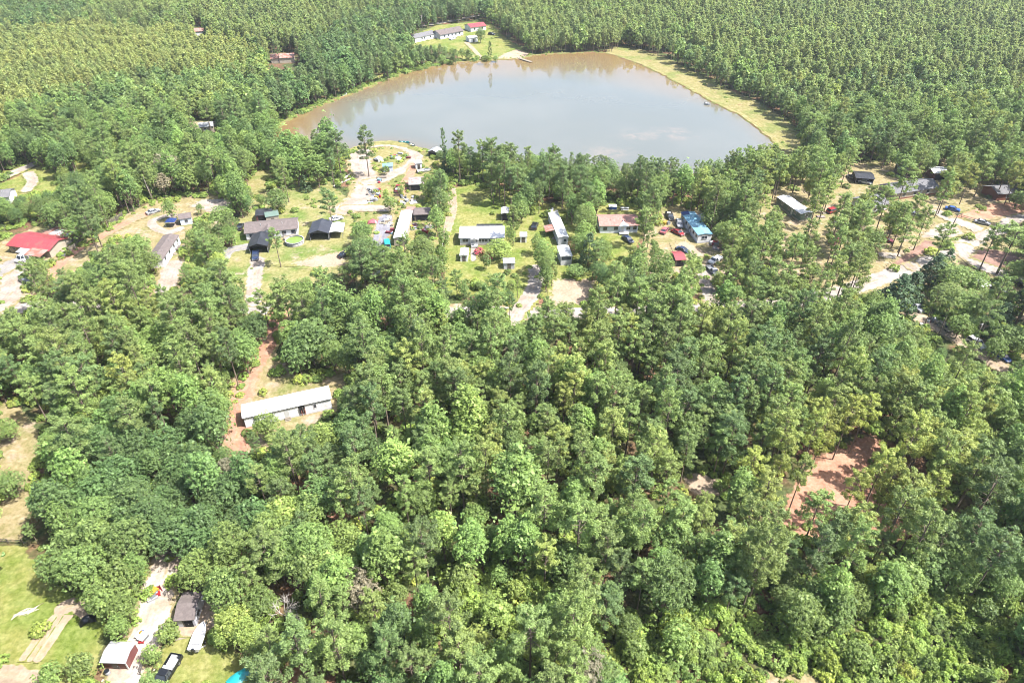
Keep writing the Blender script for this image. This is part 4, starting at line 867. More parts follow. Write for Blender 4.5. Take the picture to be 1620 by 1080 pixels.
# ------------------------------------------------------------------ buildings
def base2(p1, p2):
    a, b = G(*p1), G(*p2); d = b - a; return a, math.atan2(d.y, d.x), d.length
def roof_gable(L, D, h, rise, e, axis='x', th=.12):
    """two slopes (ridge along axis), overhang e, on a body L x D"""
    k = rise / ((D if axis == 'x' else L) / 2); W_ = D if axis == 'x' else L; T = L if axis == 'x' else D
    pr = [(-e, h - e * k + .01), (W_ / 2, h + rise + .01), (W_ + e, h - e * k + .01), (W_ + e, h - e * k + th), (W_ / 2, h + rise + th + .02), (-e, h - e * k + th)]
    return MB().prism(pr, -e, T + e, 'x' if axis == 'x' else 'y')
def window_at(root, x, w, z, hh, side='near', L=0, D=0, mat='trim_white', shutters=None):
    """a framed window on a wall: frame with a pane set into it"""
    def rect(m, a, b, z0, z1, d0, d1):
        if side == 'near': m.box(a, b, -d1, -d0, z0, z1)
        elif side == 'far': m.box(a, b, D + d0, D + d1, z0, z1)
        elif side == 'right': m.box(L + d0, L + d1, a, b, z0, z1)
        else: m.box(-d1, -d0, a, b, z0, z1)
    g_ = MB(); rect(g_, x, x + w, z, z + hh, -.02, .03); pane = g_.build('window', 'window_glass', root)
    f = MB(); t_ = .09
    rect(f, x - t_, x, z - t_, z + hh + t_, -.02, .07); rect(f, x + w, x + w + t_, z - t_, z + hh + t_, -.02, .07)
    rect(f, x, x + w, z + hh, z + hh + t_, -.02, .07); rect(f, x, x + w, z - t_, z, -.02, .09)
    if w > 1.3: rect(f, x + w / 2 - .03, x + w / 2 + .03, z, z + hh, -.02, .06)
    f.build('frame', mat, pane)
    if shutters:
        for a in (x - t_ - .34, x + w + t_ + .02):
            s = MB(); rect(s, a, a + .32, z - .05, z + hh + .05, 0, .05); s.build('shutter', shutters, pane)
def door_at(root, x, w=.92, h=2.0, z=.55, side='near', L=0, D=0, mat='trim_white', steps=True):
    d = MB()
    if side == 'near': d.box(x, x + w, -.05, .02, z, z + h)
    elif side == 'right': d.box(L - .02, L + .05, x, x + w, z, z + h)
    else: d.box(-.05, .02, x, x + w, z, z + h)
    dd_ = d.build('door', mat, root)
    k = MB()
    if side == 'near': k.box(x + w - .14, x + w - .06, -.11, -.04, z + .95, z + 1.05)
    elif side == 'right': k.box(L + .04, L + .11, x + .06, x + .14, z + .95, z + 1.05)
    else: k.box(-.11, -.04, x + .06, x + .14, z + .95, z + 1.05)
    k.build('handle', 'chrome_grey', dd_)
    if steps and z > .2:
        s = MB(); n = 3
        for i in range(n):
            q = (i + 1) * .3; zz = z * (1 - i / n)
            if side == 'near': s.box(x - .15, x + w + .15, -q - .05 * (i == 0), -(i * .3) - .055, 0, zz - .02 - i * .001)
            elif side == 'right': s.box(L + i * .3 + .055, L + q, x - .15, x + w + .15, 0, zz - .02)
            else: s.box(-q, -(i * .3) - .055, x - .15, x + w + .15, 0, zz - .02)
        s.build('steps', 'pale_wood', root)
def home(name, label, p1, p2, D, h, roofmat, wallmat, rise=.7, e=.3, axis='x', near=(), right=(), left=(), doors=(), skirt=None, cat='house', ribs=0, L=None, group=None, shutters=None, z0=0., vent=True):
    a, rz, L_ = base2(p1, p2); L = L or L_; root = empty(name, (a.x, a.y, 0), rz); tag(root, label, cat, group)
    w = MB()
    if axis == 'x': w.prism([(0, z0), (D, z0), (D, h), (D / 2, h + rise), (0, h)], 0, L, 'x')
    else: w.prism([(0, z0), (L, z0), (L, h), (L / 2, h + rise), (0, h)], 0, D, 'y')
    w.build('wall', wallmat, root)
    rf = roof_gable(L, D, h, rise, e, axis).build('roof', roofmat, root)
    if ribs:
        m = MB(); T = L if axis == 'x' else D; Wd = D if axis == 'x' else L; k = rise / (Wd / 2); n = int(T / ribs)
        for i in range(n + 1):
            q = -e * .9 + (T + 1.8 * e) * i / n - .03
            pr = [(-e + .02, h - e * k + .115), (Wd / 2, h + rise + .135), (Wd + e - .02, h - e * k + .115), (Wd + e - .02, h - e * k + .155), (Wd / 2, h + rise + .18), (-e + .02, h - e * k + .155)]
            m.prism(pr, q, q + .06, 'x' if axis == 'x' else 'y')
        m.build('roof_rib', roofmat, rf)
    if vent:
        for f in (.3, .72):
            v = MB(); cx_, cy_ = (L * f, D * .3) if axis == 'x' else (L * .3, D * f); v.tube([(cx_, cy_, h + rise * .4), (cx_, cy_, h + rise + .35)], .09, 6); v.build('vent_pipe', 'tin', rf)
    if skirt: MB().box(-.04, L + .04, -.04, D + .04, 0, .5).build('skirting', skirt, root)
    for (x, ww, z, hh) in near: window_at(root, x * L, ww, z, hh, 'near', L, D, shutters=shutters)
    for (x, ww, z, hh) in right: window_at(root, x * D, ww, z, hh, 'right', L, D)
    for (x, ww, z, hh) in left: window_at(root, x * D, ww, z, hh, 'left', L, D)
    for dd_ in doors:
        side, x = dd_[0], dd_[1]; door_at(root, x * (L if side == 'near' else D), side=side, L=L, D=D, z=dd_[2] if len(dd_) > 2 else .5, mat=dd_[3] if len(dd_) > 3 else 'trim_white')
    return root, L
def shed(name, label, p1, p2, D, h, roofmat, wallmat, rise=.45, axis='x', door='near', doormat='old_wood', open_front=False, e=.2, cat='shed', L=None):
    root, L = home(name, label, p1, p2, D, h, roofmat, wallmat, rise, e, axis, cat=cat, L=L, vent=False)
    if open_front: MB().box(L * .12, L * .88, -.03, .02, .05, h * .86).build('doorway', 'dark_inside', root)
    elif door == 'near':
        d = MB().box(L * .5 - .5, L * .5 + .5, -.05, .02, .08, min(h - .15, 1.95)).build('door', doormat, root); MB().box(L * .5 + .3, L * .5 + .38, -.1, -.04, .95, 1.05).build('handle', 'chrome_grey', d)
    return root, L
def carport(name, label, p1, p2, D, h, roofmat, rise=.8, axis='y', sides=True, cat='carport', back=True):
    a, rz, L = base2(p1, p2); root = empty(name, (a.x, a.y, 0), rz); tag(root, label, cat)
    roof_gable(L, D, h, rise, .25, axis).build('roof', roofmat, root)
    for x in (.08, L - .08):
        for y in (.08, D / 2, D - .08): MB().tube([(x, y, 0), (x, y, h)], .06, 6).build('post', 'tin', root)
    if sides:
        MB().box(-.03, .03, .1, D - .1, .05, h - .02).build('side_panel', roofmat, root); MB().box(L - .03, L + .03, .1, D - .1, .05, h - .02).build('side_panel', roofmat, root)
    if back: MB().box(.05, L - .05, D - .04, D + .02, .05, h - .02).build('back_panel', roofmat, root)
    if axis == 'y': MB().prism([(0, h - .01), (L, h - .01), (L / 2, h + rise - .02)], .02, .08, 'y').build('gable_panel', roofmat, root)
    return root
def deck(root, x0, x1, y0, y1, z, mat='pale_wood'):
    d = MB().box(x0, x1, y0, y1, z - .12, z).build('deck', mat, root)
    for x in (x0 + .06, x1 - .06):
        for y in (y0 + .06, y1 - .06): MB().box(x - .05, x + .05, y - .05, y + .05, 0, z + .95).build('post', mat, root)
    MB().box(x0, x1, y0 - .03, y0 + .03, z + .85, z + .95).build('rail', mat, root)
W3 = lambda *xs: [(x, 1.0, 1.45, .95) for x in xs]
# --- long white trailer in the near clearing, weathered, one stretch of wall broken open
tr, L = home('mobile_home', 'long white abandoned mobile home with a broken wall in the near clearing', (390, 677), (526, 646), 4.2, 3.0, 'white_roof', 'white_siding', .42, .25, near=[(.10, 1., 1.5, .9), (.27, 1., 1.5, .9), (.79, .55, 1.3, 1.0)], right=[(.4, .9, 1.5, .9)], skirt='grey_siding', ribs=1.22, cat='mobile home')
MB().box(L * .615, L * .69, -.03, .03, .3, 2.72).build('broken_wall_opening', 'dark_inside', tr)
for i, (f, hh, tl) in enumerate(((.62, 2.3, .1), (.645, 1.5, -.2), (.665, 2.5, .25), (.684, 1.9, -.1))):
    MB().rbox((L * f, -.12, hh / 2), (.16, .05, hh), 0, tl * .3).build('hanging_board', ('old_wood', 'rust_roof')[i % 2], tr)
door_at(tr, L * .45, side='near', L=L, D=4.2, z=.5)
for i in range(30):
    q = L * (.02 + .96 * i / 29)
    if .60 < q / L < .70: continue
    MB().box(q, q + .34, -.235, -.2, 2.78, 2.9).build('eave_shadow', 'dark_inside', tr)  # dark dashes painting the shade under the eave
for f in (.12, .34, .52, .88): MB().box(L * f, L * f + .04, -.025, .01, .52, 2.9).build('panel_seam', 'grey_siding', tr)
# --- red barn with its patched roofs
bn, L = home('barn', 'red metal-roofed barn with patched roof at the left edge', (18, 399), (82, 408), 8.5, 2.5, 'red_metal_roof', 'tan_siding', 1.25, .45, near=[(.08, 1.1, 1.0, .9)], doors=[('near', .25, .15)], cat='barn', ribs=1.0, vent=False)
MB().prism([(8.2, 2.6), (15.5, 2.2), (15.5, 2.34), (8.2, 2.74)], L * .30, L * .98, 'x').build('rear_roof', 'rust_roof', bn)
MB().box(L * .31, L * .97, 8.7, 15.3, 0, 2.15).build('rear_wall', 'old_wood', bn)
MB().prism([(-3.4, 2.0), (.6, 2.62), (.6, 2.74), (-3.4, 2.12)], L * .60, L * .99, 'x').build('front_roof', 'rust_roof', bn)
MB().prism([(-2.6, 1.95), (.3, 2.5), (.3, 2.6), (-2.6, 2.05)], L * .34, L * .585, 'x').build('awning', 'tin', bn)
for x in (.35, .58, .62, .97): MB().tube([(L * x, -2.3, 0), (L * x, -2.3, 2.0)], .07, 6).build('post', 'old_wood', bn)
for i, f in enumerate((.46, .55, .66, .83)): MB().prism([(8.6, 2.75), (12.5, 2.55), (12.5, 2.6), (8.6, 2.8)], L * f, L * f + 1.1, 'x').build('roof_patch', ('tin', 'white_roof')[i % 2], bn)
# --- brown-roofed trailer
tb, L = home('mobile_home', 'white mobile home with brown shingle roof in the dry left yard', (261, 423), (286, 385), 4.4, 2.7, 'brown_shingle', 'white_siding', .55, .25, near=W3(.1, .36, .62, .84), left=[(.35, 1., 1.45, .95)], doors=[('near', .5, .5)], skirt='white_siding', cat='mobile home')
deck(tb, L * .66, L * .66 + 2.6, -2.4, -.06, .55, 'old_wood')
home('cottage', 'tiny white house with brown roof beside the blue tent', (287, 357), (305, 354), 4., 2.3, 'brown_shingle', 'blue_siding', .8, .25, near=[(.4, .9, .9, .9)], doors=[('right', .4, .1)], cat='house', vent=False)
# --- house with the pool
hp, L = home('house', 'white house with grey-brown roof beside the round pool', (391, 381), (472, 373), 7.6, 2.7, 'brown_shingle', 'white_siding', 1.25, .4, near=[(.07, 1.2, 1.1, 1.1), (.2, 1., 1.1, 1.1), (.40, 1., 1.1, 1.1), (.70, 1.2, 1.1, 1.1), (.88, 1.3, 1.0, 1.2)], right=[(.4, 1.1, 1.1, 1.1)], doors=[('near', .6, .4)], skirt='concrete', cat='house')
MB().prism([(L * .30, 2.7), (L * .30 + 4.4, 2.7), (L * .30 + 2.2, 3.6)], -.9, 3.0, 'y').build('porch_gable', 'white_siding', hp)
MB().prism([(L * .30 - .3, 2.6), (L * .30 + 2.2, 3.65), (L * .30 + 4.7, 2.6), (L * .30 + 4.7, 2.72), (L * .30 + 2.2, 3.78), (L * .30 - .3, 2.72)], -1.15, 3.2, 'y').build('porch_roof', 'brown_shingle', hp)
for x in (.30, .555): MB().box(L * x, L * x + .14, -.9, -.76, 0, 2.7).build('porch_post', 'trim_white', hp)
deck(hp, L * .72, L * .95, -2.6, -.06, .7)
shed('shed', 'green-roofed shed touching the back of the pool house', (423, 355), (443, 352), 4., 2.6, 'green_roof', 'tan_siding', .5)
shed('shed', 'dark shed with reddish boards under the oak behind the pool house', (407, 352), (432, 350), 5., 2.4, 'black_metal_roof', 'maroon_siding', .6, open_front=True)
carport('carport', 'black metal carport in front of the pool house', (396, 402), (425, 400), 8., 2.4, 'black_metal_roof', .9)
carport('carport', 'dark blue-black garage beside the white carport', (491, 381), (521, 380), 8., 2.5, 'dark_metal_roof', 1.0)
carport('carport', 'white carport beside the dark garage', (522, 378), (543, 377), 6., 2.2, 'white_roof', .5, sides=False)
# --- junkyard sheds
shed('shed', 'light blue box shed in the junkyard loop', (607, 273), (622, 272), 3.2, 2.2, 'blue_roof', 'blue_siding', .25)
shed('cabin', 'tin-roofed cabin on the pond shore', (678, 248), (692, 250), 4., 2.1, 'tin', 'old_wood', .8, axis='y', open_front=True, cat='cabin')
shed('shed', 'rusty tin-roofed open shed right of the red pickup', (648, 302), (671, 301), 6.5, 2.3, 'rusty_tin', 'old_wood', .5, open_front=True)
home('mobile_home', 'long white trailer roof in the middle of the junkyard', (624, 389), (642, 389), 19., 2.7, 'white_roof', 'tan_siding', .35, .15, axis='y', near=[(.35, .9, 1.4, .9)], doors=[('left', .5, .4)], cat='mobile home')
shed('shed', 'dark open-fronted shed behind the junkyard hedge', (656, 350), (682, 349), 5., 2.3, 'brown_shingle', 'old_wood', .6, open_front=True)
shed('shed', 'small pink-roofed lean-to beside the dark open shed', (643, 346), (655, 346), 4.4, 2.1, 'pink_shingle', 'grey_siding', .3)
shed('shed', 'grey flat-roofed shed half hidden under junkyard trees', (588, 446), (603, 446), 4., 2.1, 'tin', 'tan_siding', .2)
shed('shed', 'white box shed beside the boat by the pond', (658, 268), (668, 267), 3., 2.3, 'white_roof', 'white_siding', .2)
# --- the white double-wide and its outbuildings
dw, L = home('double_wide', 'white double-wide home with a row of dark windows and porch', (728, 388.5), (797, 388), 7.4, 2.7, 'white_roof', 'grey_siding', .75, .3, near=[(.06, .8, 1.2, 1.), (.125, .8, 1.2, 1.), (.36, .8, 1.2, 1.), (.42, .8, 1.2, 1.), (.50, .8, 1.2, 1.), (.57, .8, 1.2, 1.), (.66, .9, 1.2, 1.), (.74, .9, 1.2, 1.), (.86, .9, 1.2, 1.)], doors=[('near', .29, .6)], skirt='tan_siding', ribs=1.4, cat='house')
MB().prism([(L * .25, 2.7), (L * .25 + 2.4, 2.7), (L * .25 + 1.2, 3.3)], -1.5, 1.5, 'y').build('porch_gable', 'trim_white', dw)
for x in (.25, .41): MB().box(L * x, L * x + .14, -1.5, -1.36, 0, 2.68).build('porch_post', 'trim_white', dw)
deck(dw, L * .26, L * .26 + 2.0, -1.9, -.07, .6, 'trim_white')
MB().prism([(7.75, 2.35), (10.4, 2.1), (10.4, 2.2), (7.75, 2.45)], L * .36, L * .98, 'x').build('rear_porch_roof', 'black_metal_roof', dw)
for x in (.38, .66, .96): MB().tube([(L * x, 10.2, 0), (L * x, 10.2, 2.1)], .06, 6).build('rear_post', 'tin', dw)
MB().box(L * .30, L * .30 + 1.9, 7.9, 9.4, .1, 1.6).build('rear_box', 'white_roof', dw)
shed('shed', 'tall white box shed in front of the double-wide', (728.5, 414), (740, 414), 4.2, 2.1, 'white_roof', 'white_siding', .3, axis='y')
shed('shed', 'white-roofed shed behind the double-wide', (793.5, 349), (804.5, 349), 4.4, 2.5, 'white_roof', 'old_wood', .35, axis='y', open_front=True)
shed('shed', 'small grey-white shed between the drive trees', (823, 384), (833, 384), 3., 2.1, 'tin', 'white_siding', .3)
shed('shed', 'grey metal shed below the spreading tree', (797, 426), (814, 425.5), 3., 2.0, 'tin', 'grey_siding', .4)
# --- narrow white trailer, its lean-to and the white box beside it
lt, L = home('mobile_home', 'narrow white-roofed trailer seen end on beside the rusty lean-to', (883, 388.5), (898.5, 387.5), 17.5, 2.7, 'white_roof', 'grey_siding', .3, .15, axis='y', near=[(.55, .8, 1.3, .9)], doors=[('left', .25, .4)], cat='mobile home')
MB().prism([(-3.0, 2.0), (-.2, 2.5), (-.2, 2.6), (-3.0, 2.1)], 5.5, 9.8, 'y').build('lean_to_roof', 'rust_roof', lt)
for y in (5.7, 9.6): MB().tube([(-2.85, y, 0), (-2.85, y, 2.0)], .06, 6).build('post', 'old_wood', lt)
bx, L = home('garage', 'white flat-roofed box garage with dark window band', (887, 420), (904, 419), 6.2, 3.0, 'white_roof', 'grey_siding', .25, .2, axis='y', cat='garage', vent=False)
MB().box(.2, L - .2, -.04, .02, 1.75, 2.75).build('window', 'window_glass', bx)
# --- pink-roofed house
ph, L = home('house', 'pale blue house with pink shingle roof', (949, 369), (1008, 368), 7.6, 2.7, 'pink_shingle', 'blue_siding', 1.1, .4, near=[(.08, 1.2, 1.1, 1.1), (.37, 1.2, 1.1, 1.1), (.70, 1.2, 1.1, 1.1), (.88, 1.1, 1.1, 1.1)], doors=[('near', .55, .5)], skirt='white_siding', cat='house')
MB().prism([(L * .50, 2.7), (L * .50 + 3.0, 2.7), (L * .50 + 1.5, 3.4)], -1.0, 2.0, 'y').build('porch_gable', 'blue_siding', ph)
deck(ph, L * .50, L * .50 + 3., -1.8, -.07, .5, 'trim_white')
# --- blue-roofed trailer
bt, L = home('mobile_home', 'grey trailer with faded light blue roof', (1076, 350), (1102.5, 385), 4.4, 2.9, 'blue_roof', 'white_siding', .3, .2, near=W3(.08, .3, .52, .72, .88), right=[(.3, 1.6, 1.4, 1.0)], doors=[('near', .42, .5)], skirt='grey_siding', ribs=2.4, cat='mobile home')
deck(bt, L * .50, L * .62, -2.6, -.07, .55)
MB().prism([(-.35, 3.06), (2.2, 3.38), (2.2, 3.42), (-.35, 3.1)], -.35, 1.9, 'x').build('roof_tarp', 'tarp_blue', bt)
shed('shed', 'low tin-roofed shed behind the blue-roofed trailer', (1103, 356), (1116, 354), 3., 2., 'tin', 'old_wood', .2)
shed('shed', 'red-roofed pavilion half under trees below the blue-roofed trailer', (1068, 422), (1083, 421), 5., 2.2, 'red_metal_roof', 'old_wood', .7, open_front=True)
# --- trailers and houses under the pines on the right
home('mobile_home', 'green-walled trailer with white roof under the pines', (1227, 324), (1264, 351), 4.4, 2.8, 'white_roof', 'green_roof', .35, .2, near=W3(.2, .5, .75), right=[(.4, 1., 1.4, 1.)], doors=[('near', .62, .4)], skirt='tan_siding', cat='mobile home')
carport('carport', 'black-roofed shed with white trim beside parked cars', (1352, 291), (1380, 293), 6.5, 2.3, 'black_metal_roof', .5, axis='x')
home('house', 'grey shingle house with white eaves under scattered pines', (1376, 340), (1402, 333), 8., 2.7, 'grey_shingle', 'white_siding', 1.5, .5, near=[(.15, 1.2, 1., 1.1), (.65, 1.2, 1., 1.1)], doors=[('near', .42, .3)], skirt='brick_red', cat='house')
home('house', 'long grey-roofed house wing on the right', (1412, 317), (1480, 307), 7.5, 2.7, 'grey_shingle', 'tan_siding', 1.5, .5, near=[(.2, 1.2, 1., 1.1), (.45, 1.2, 1., 1.1), (.75, 1.2, 1., 1.1)], right=[(.4, 1.1, 1., 1.1)], doors=[('near', .6, .3)], skirt='brick_red', cat='house')
shed('shed', 'white-roofed shed at the wood edge behind the grey house', (1418, 277), (1440, 279), 5., 2.5, 'white_roof', 'old_wood', .4, open_front=True)
shed('shed', 'white-roofed shed with red front near the right wood edge', (1474, 285), (1502, 285), 6., 2.6, 'white_roof', 'maroon_siding', .5, open_front=True)
shed('shed', 'pale blue roof peeking out of the trees at the right edge', (1604, 624), (1632, 628), 5., 2.3, 'blue_roof', 'blue_siding', .5)
home('house', 'brick house with dark roof under trees at the right edge', (1575, 318), (1622, 314), 7., 2.6, 'grey_shingle', 'brick_red', 1.2, .4, near=[(.3, 1.2, 1., 1.1)], cat='house')
shed('shed', 'grey tin shed by the upper lane in the tree shade', (1549, 464), (1562, 462), 4., 2.1, 'white_roof', 'tan_siding', .3)
# --- the bottom left sheds
sb, L = shed('shed', 'brown-roofed shed with dark open doorway at the bottom', (284, 993), (312, 991), 4.6, 2.3, 'brown_shingle', 'grey_siding', .7, axis='x', e=.25)
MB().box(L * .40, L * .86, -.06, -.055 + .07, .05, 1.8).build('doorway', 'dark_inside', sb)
MB().rbox((L * .3, -1.3, .08), (1.9, 1.4, .06), .2).build('ramp', 'pale_wood', sb)
MB().box(L + .04, L + .09, 1.2, 2.2, 1.0, 1.7).build('window', 'window_glass', sb)
sm, L = shed('shed', 'maroon shed with white roof in the bottom left corner', (168, 1058), (205, 1059), 3.0, 2.1, 'tin', 'maroon_siding', .35, e=.2)
MB().box(L - .12, L + .06, -.08, .05, 0, 2.28).build('corner_trim', 'trim_white', sm)
# --- far houses across the pond and single roofs in the woods
home('house', 'white far house with grey roof beside the far road', (657, 68), (690, 60.5), 8., 2.8, 'grey_shingle', 'white_siding', 1.2, .4, near=[(.3, 1., 1.1, 1.1), (.42, 1., 1.1, 1.1), (.7, 1., 1.1, 1.1)], doors=[('near', .55, .4)], cat='house')
hf, L = home('house', 'long far house with brown roof and a row of windows', (697, 63), (733, 56), 9., 2.9, 'brown_shingle', 'grey_siding', 1.8, .5, near=[(.15, 1.1, 1.1, 1.1), (.32, 1.1, 1.1, 1.1), (.48, 1.1, 1.1, 1.1), (.64, 1.1, 1.1, 1.1), (.8, 1.1, 1.1, 1.1)], doors=[('near', .9, .4)], cat='house')
deck(hf, L * .3, L * .6, -3., -.08, .5, 'trim_white')
home('house', 'far white house with red metal roof', (745, 51), (769, 48), 9., 2.8, 'red_metal_roof', 'white_siding', 1.4, .4, near=[(.2, 1.1, 1.1, 1.1), (.7, 1.1, 1.1, 1.1)], doors=[('near', .45, .3)], cat='house')
shed('shed', 'white shed on the far lawn', (743, 68), (756, 66.5), 6., 2.6, 'white_roof', 'white_siding', .5)
home('house', 'orange-red roofed house lone in the far left woods', (430, 101), (466, 99), 8., 2.8, 'rust_roof', 'tan_siding', 1.3, .4, near=[(.3, 1., 1., 1.)], cat='house')
home('house', 'small pink-roofed house deep in the far left woods', (308, 57), (323, 56), 7., 2.6, 'pink_shingle', 'white_siding', 1.2, .4, cat='house')
home('house', 'grey-roofed shed lone in the woods by the pond inlet', (318, 211), (339, 209), 6., 2.6, 'tin', 'tan_siding', .9, .3, near=[(.3, 1., 1., 1.)], cat='shed')
home('house', 'grey-roofed house cut by the left edge', (-22, 326), (18, 322), 7., 2.6, 'grey_shingle', 'white_siding', 1.1, .4, near=[(.7, 1.1, 1., 1.)], cat='house')
# --- round pool with its rim, wall and water
p = G(467, 384.5); pool = empty('swimming_pool', (p.x, p.y, 0)); tag(pool, 'round above-ground pool with grey wall and green water', 'pool')
MB().lathe([(2.75, 0), (2.75, 1.2), (2.70, 1.2), (2.70, .1)], 32).build('wall', 'concrete', pool, True)
MB().lathe([(2.62, 1.2), (2.62, 1.27), (2.92, 1.27), (2.92, 1.2)], 32).build('rim', 'tin', pool)
w = MB().lathe([(.01, .92), (2.69, .92)], 32)
t = NT('pool_water'); t.out(t.mix(t.noise(1.2, 4), (.10, .17, .035), (.17, .22, .05)), .12, .5)
w.build('water', 'pool_water', pool)
for k in range(10):
    a = k * .628; MB().box(-.06, .06, 2.76, 2.84, 0, 1.2).build('upright', 'tin', pool).rotation_euler = (0, 0, a)
# --- dock
a, rz, L = base2((820, 94), (841, 100.5)); dk = empty('dock', (a.x, a.y, WZ), rz); tag(dk, 'small wooden dock reaching into the pond', 'dock')
for i in range(int(L / .45)): MB().box(i * .45, i * .45 + .41, -.9, .9, .42, .5).build('plank', 'pale_wood', dk)
for x in (.3, L * .5, L - .4):
    for y in (-.8, .8): MB().tube([(x, y, -.5), (x, y, .95)], .09, 6).build('pile', 'old_wood', dk)
# ------------------------------------------------------------------ vehicles
def wheels(root, xs, y, r=.33):
    for x in xs:
        for sgn in (-1, 1):
            w = MB()
            pr = [(r * .55, -.11), (r * .92, -.11), (r, -.07), (r, .07), (r * .92, .11), (r * .55, .11)]
            w.lathe(pr + pr[:1], 12); w.v = [(x + v[0], sgn * y + v[2], r + v[1]) for v in w.v]; t_ = w.build('wheel', 'tyre_rubber', root, True)
            h_ = MB().lathe([(.01, .0), (r * .56, -.02), (r * .58, .06)], 10); h_.v = [(x + v[0], sgn * (y + .1 - abs(v[2]) * .5), r + v[1]) for v in h_.v]; h_.build('rim', 'wheel_steel', t_)
def place(name, label, cat, px, py, toward, group=None):
    a = G(px, py); b = G(*toward); o = empty(name, (a.x, a.y, 0), math.atan2(b.y - a.y, b.x - a.x)); tag(o, label, cat, group); return o
def arch(x0, x1, z0, zt, xw, r=.40):
    """underside of a car body with wheel arches, from x1 back to x0"""
    o = []
    for cx_ in sorted(xw, reverse=True):
        o += [(cx_ + r, z0)] + [(cx_ + r * math.cos(a), z0 + r * 1.0 * math.sin(a)) for a in np.linspace(.3, math.pi - .3, 6)] + [(cx_ - r, z0)]
    return [(x1, z0)] + o + [(x0, z0)]
def car(label, px, py, toward, paint, kind='sedan', name='car', cat='car', group=None):
    """local +x is the front"""
    o = place(name, label, cat, px, py, toward, group); pm = 'paint_' + paint
    if kind == 'sedan': L_, hw, hood, zb, zt, cab = 4.6, .88, .92, .30, 1.42, (-1.55, -1.0, .45, 1.15)
    elif kind == 'suv': L_, hw, hood, zb, zt, cab = 4.7, .93, 1.05, .34, 1.75, (-2.2, -1.95, .55, 1.15)
    else: L_, hw, hood, zb, zt, cab = 5.1, .98, 1.10, .36, 2.05, (-2.45, -2.35, 1.25, 1.75)      # van
    x0, x1 = -L_ / 2, L_ / 2; xw = (-L_ * .30, L_ * .31)
    top = [(x0, .55), (x0 + .05, hood * .96), (x0 + .7, hood), (cab[3], hood), (x1 - .25, hood * .86), (x1, .62)]
    b = MB().prism(top + arch(x0, x1, zb - .05, zt, xw), -hw, hw, 'y'); b.build('body', pm, o, bevel=.06)
    c0, c1, c2, c3 = cab; k = .17
    def fr(z0, z1, xa, xb, xc, xd, wa, wb):
        return MB().add([(xa, -wa, z0), (xd, -wa, z0), (xd, wa, z0), (xa, wa, z0), (xb, -wb, z1), (xc, -wb, z1), (xc, wb, z1), (xb, wb, z1)], [(0, 3, 2, 1), (4, 5, 6, 7), (0, 1, 5, 4), (1, 2, 6, 5), (2, 3, 7, 6), (3, 0, 4, 7)])
    fr(hood - .01, zt - .04, c0, c1, c2, c3, hw - .06, hw - k).build('window', 'window_glass', o)
    fr(zt - .05, zt + .02, c1 - .06, c1 + .03, c2 - .05, c2 + .06, hw - k + .03, hw - k - .05).build('roof', pm, o, bevel=.03)
    for sgn in (-1, 1):
        for (xa, xb) in ((c0, c1), ((c0 + c3) / 2 - .1, (c1 + c2) / 2 - .1), (c3, c2)):
            MB().tube([(xa, sgn * (hw - .06), hood - .02), (xb, sgn * (hw - k), zt - .02)], .05, 5).build('pillar', pm, o)
        MB().box(x1 - .12, x1 + .012, sgn * hw * .72 - .17, sgn * hw * .72 + .17, .62, .78).build('headlight', 'lamp_glass', o)
        MB().box(x0 - .012, x0 + .1, sgn * hw * .72 - .15, sgn * hw * .72 + .15, .66, .84).build('tail_light', 'paint_red', o)
        MB().box(c3 - .45, c3 - .25, sgn * (hw + .10) - .09, sgn * (hw + .10) + .09, hood, hood + .14).build('mirror', pm, o)
    MB().box(x1 - .05, x1 + .06, -hw * .92, hw * .92, .36, .54).build('bumper', 'paint_grey', o); MB().box(x0 - .06, x0 + .05, -hw * .92, hw * .92, .38, .54).build('bumper', 'paint_grey', o)
    wheels(o, xw, hw - .10); return o
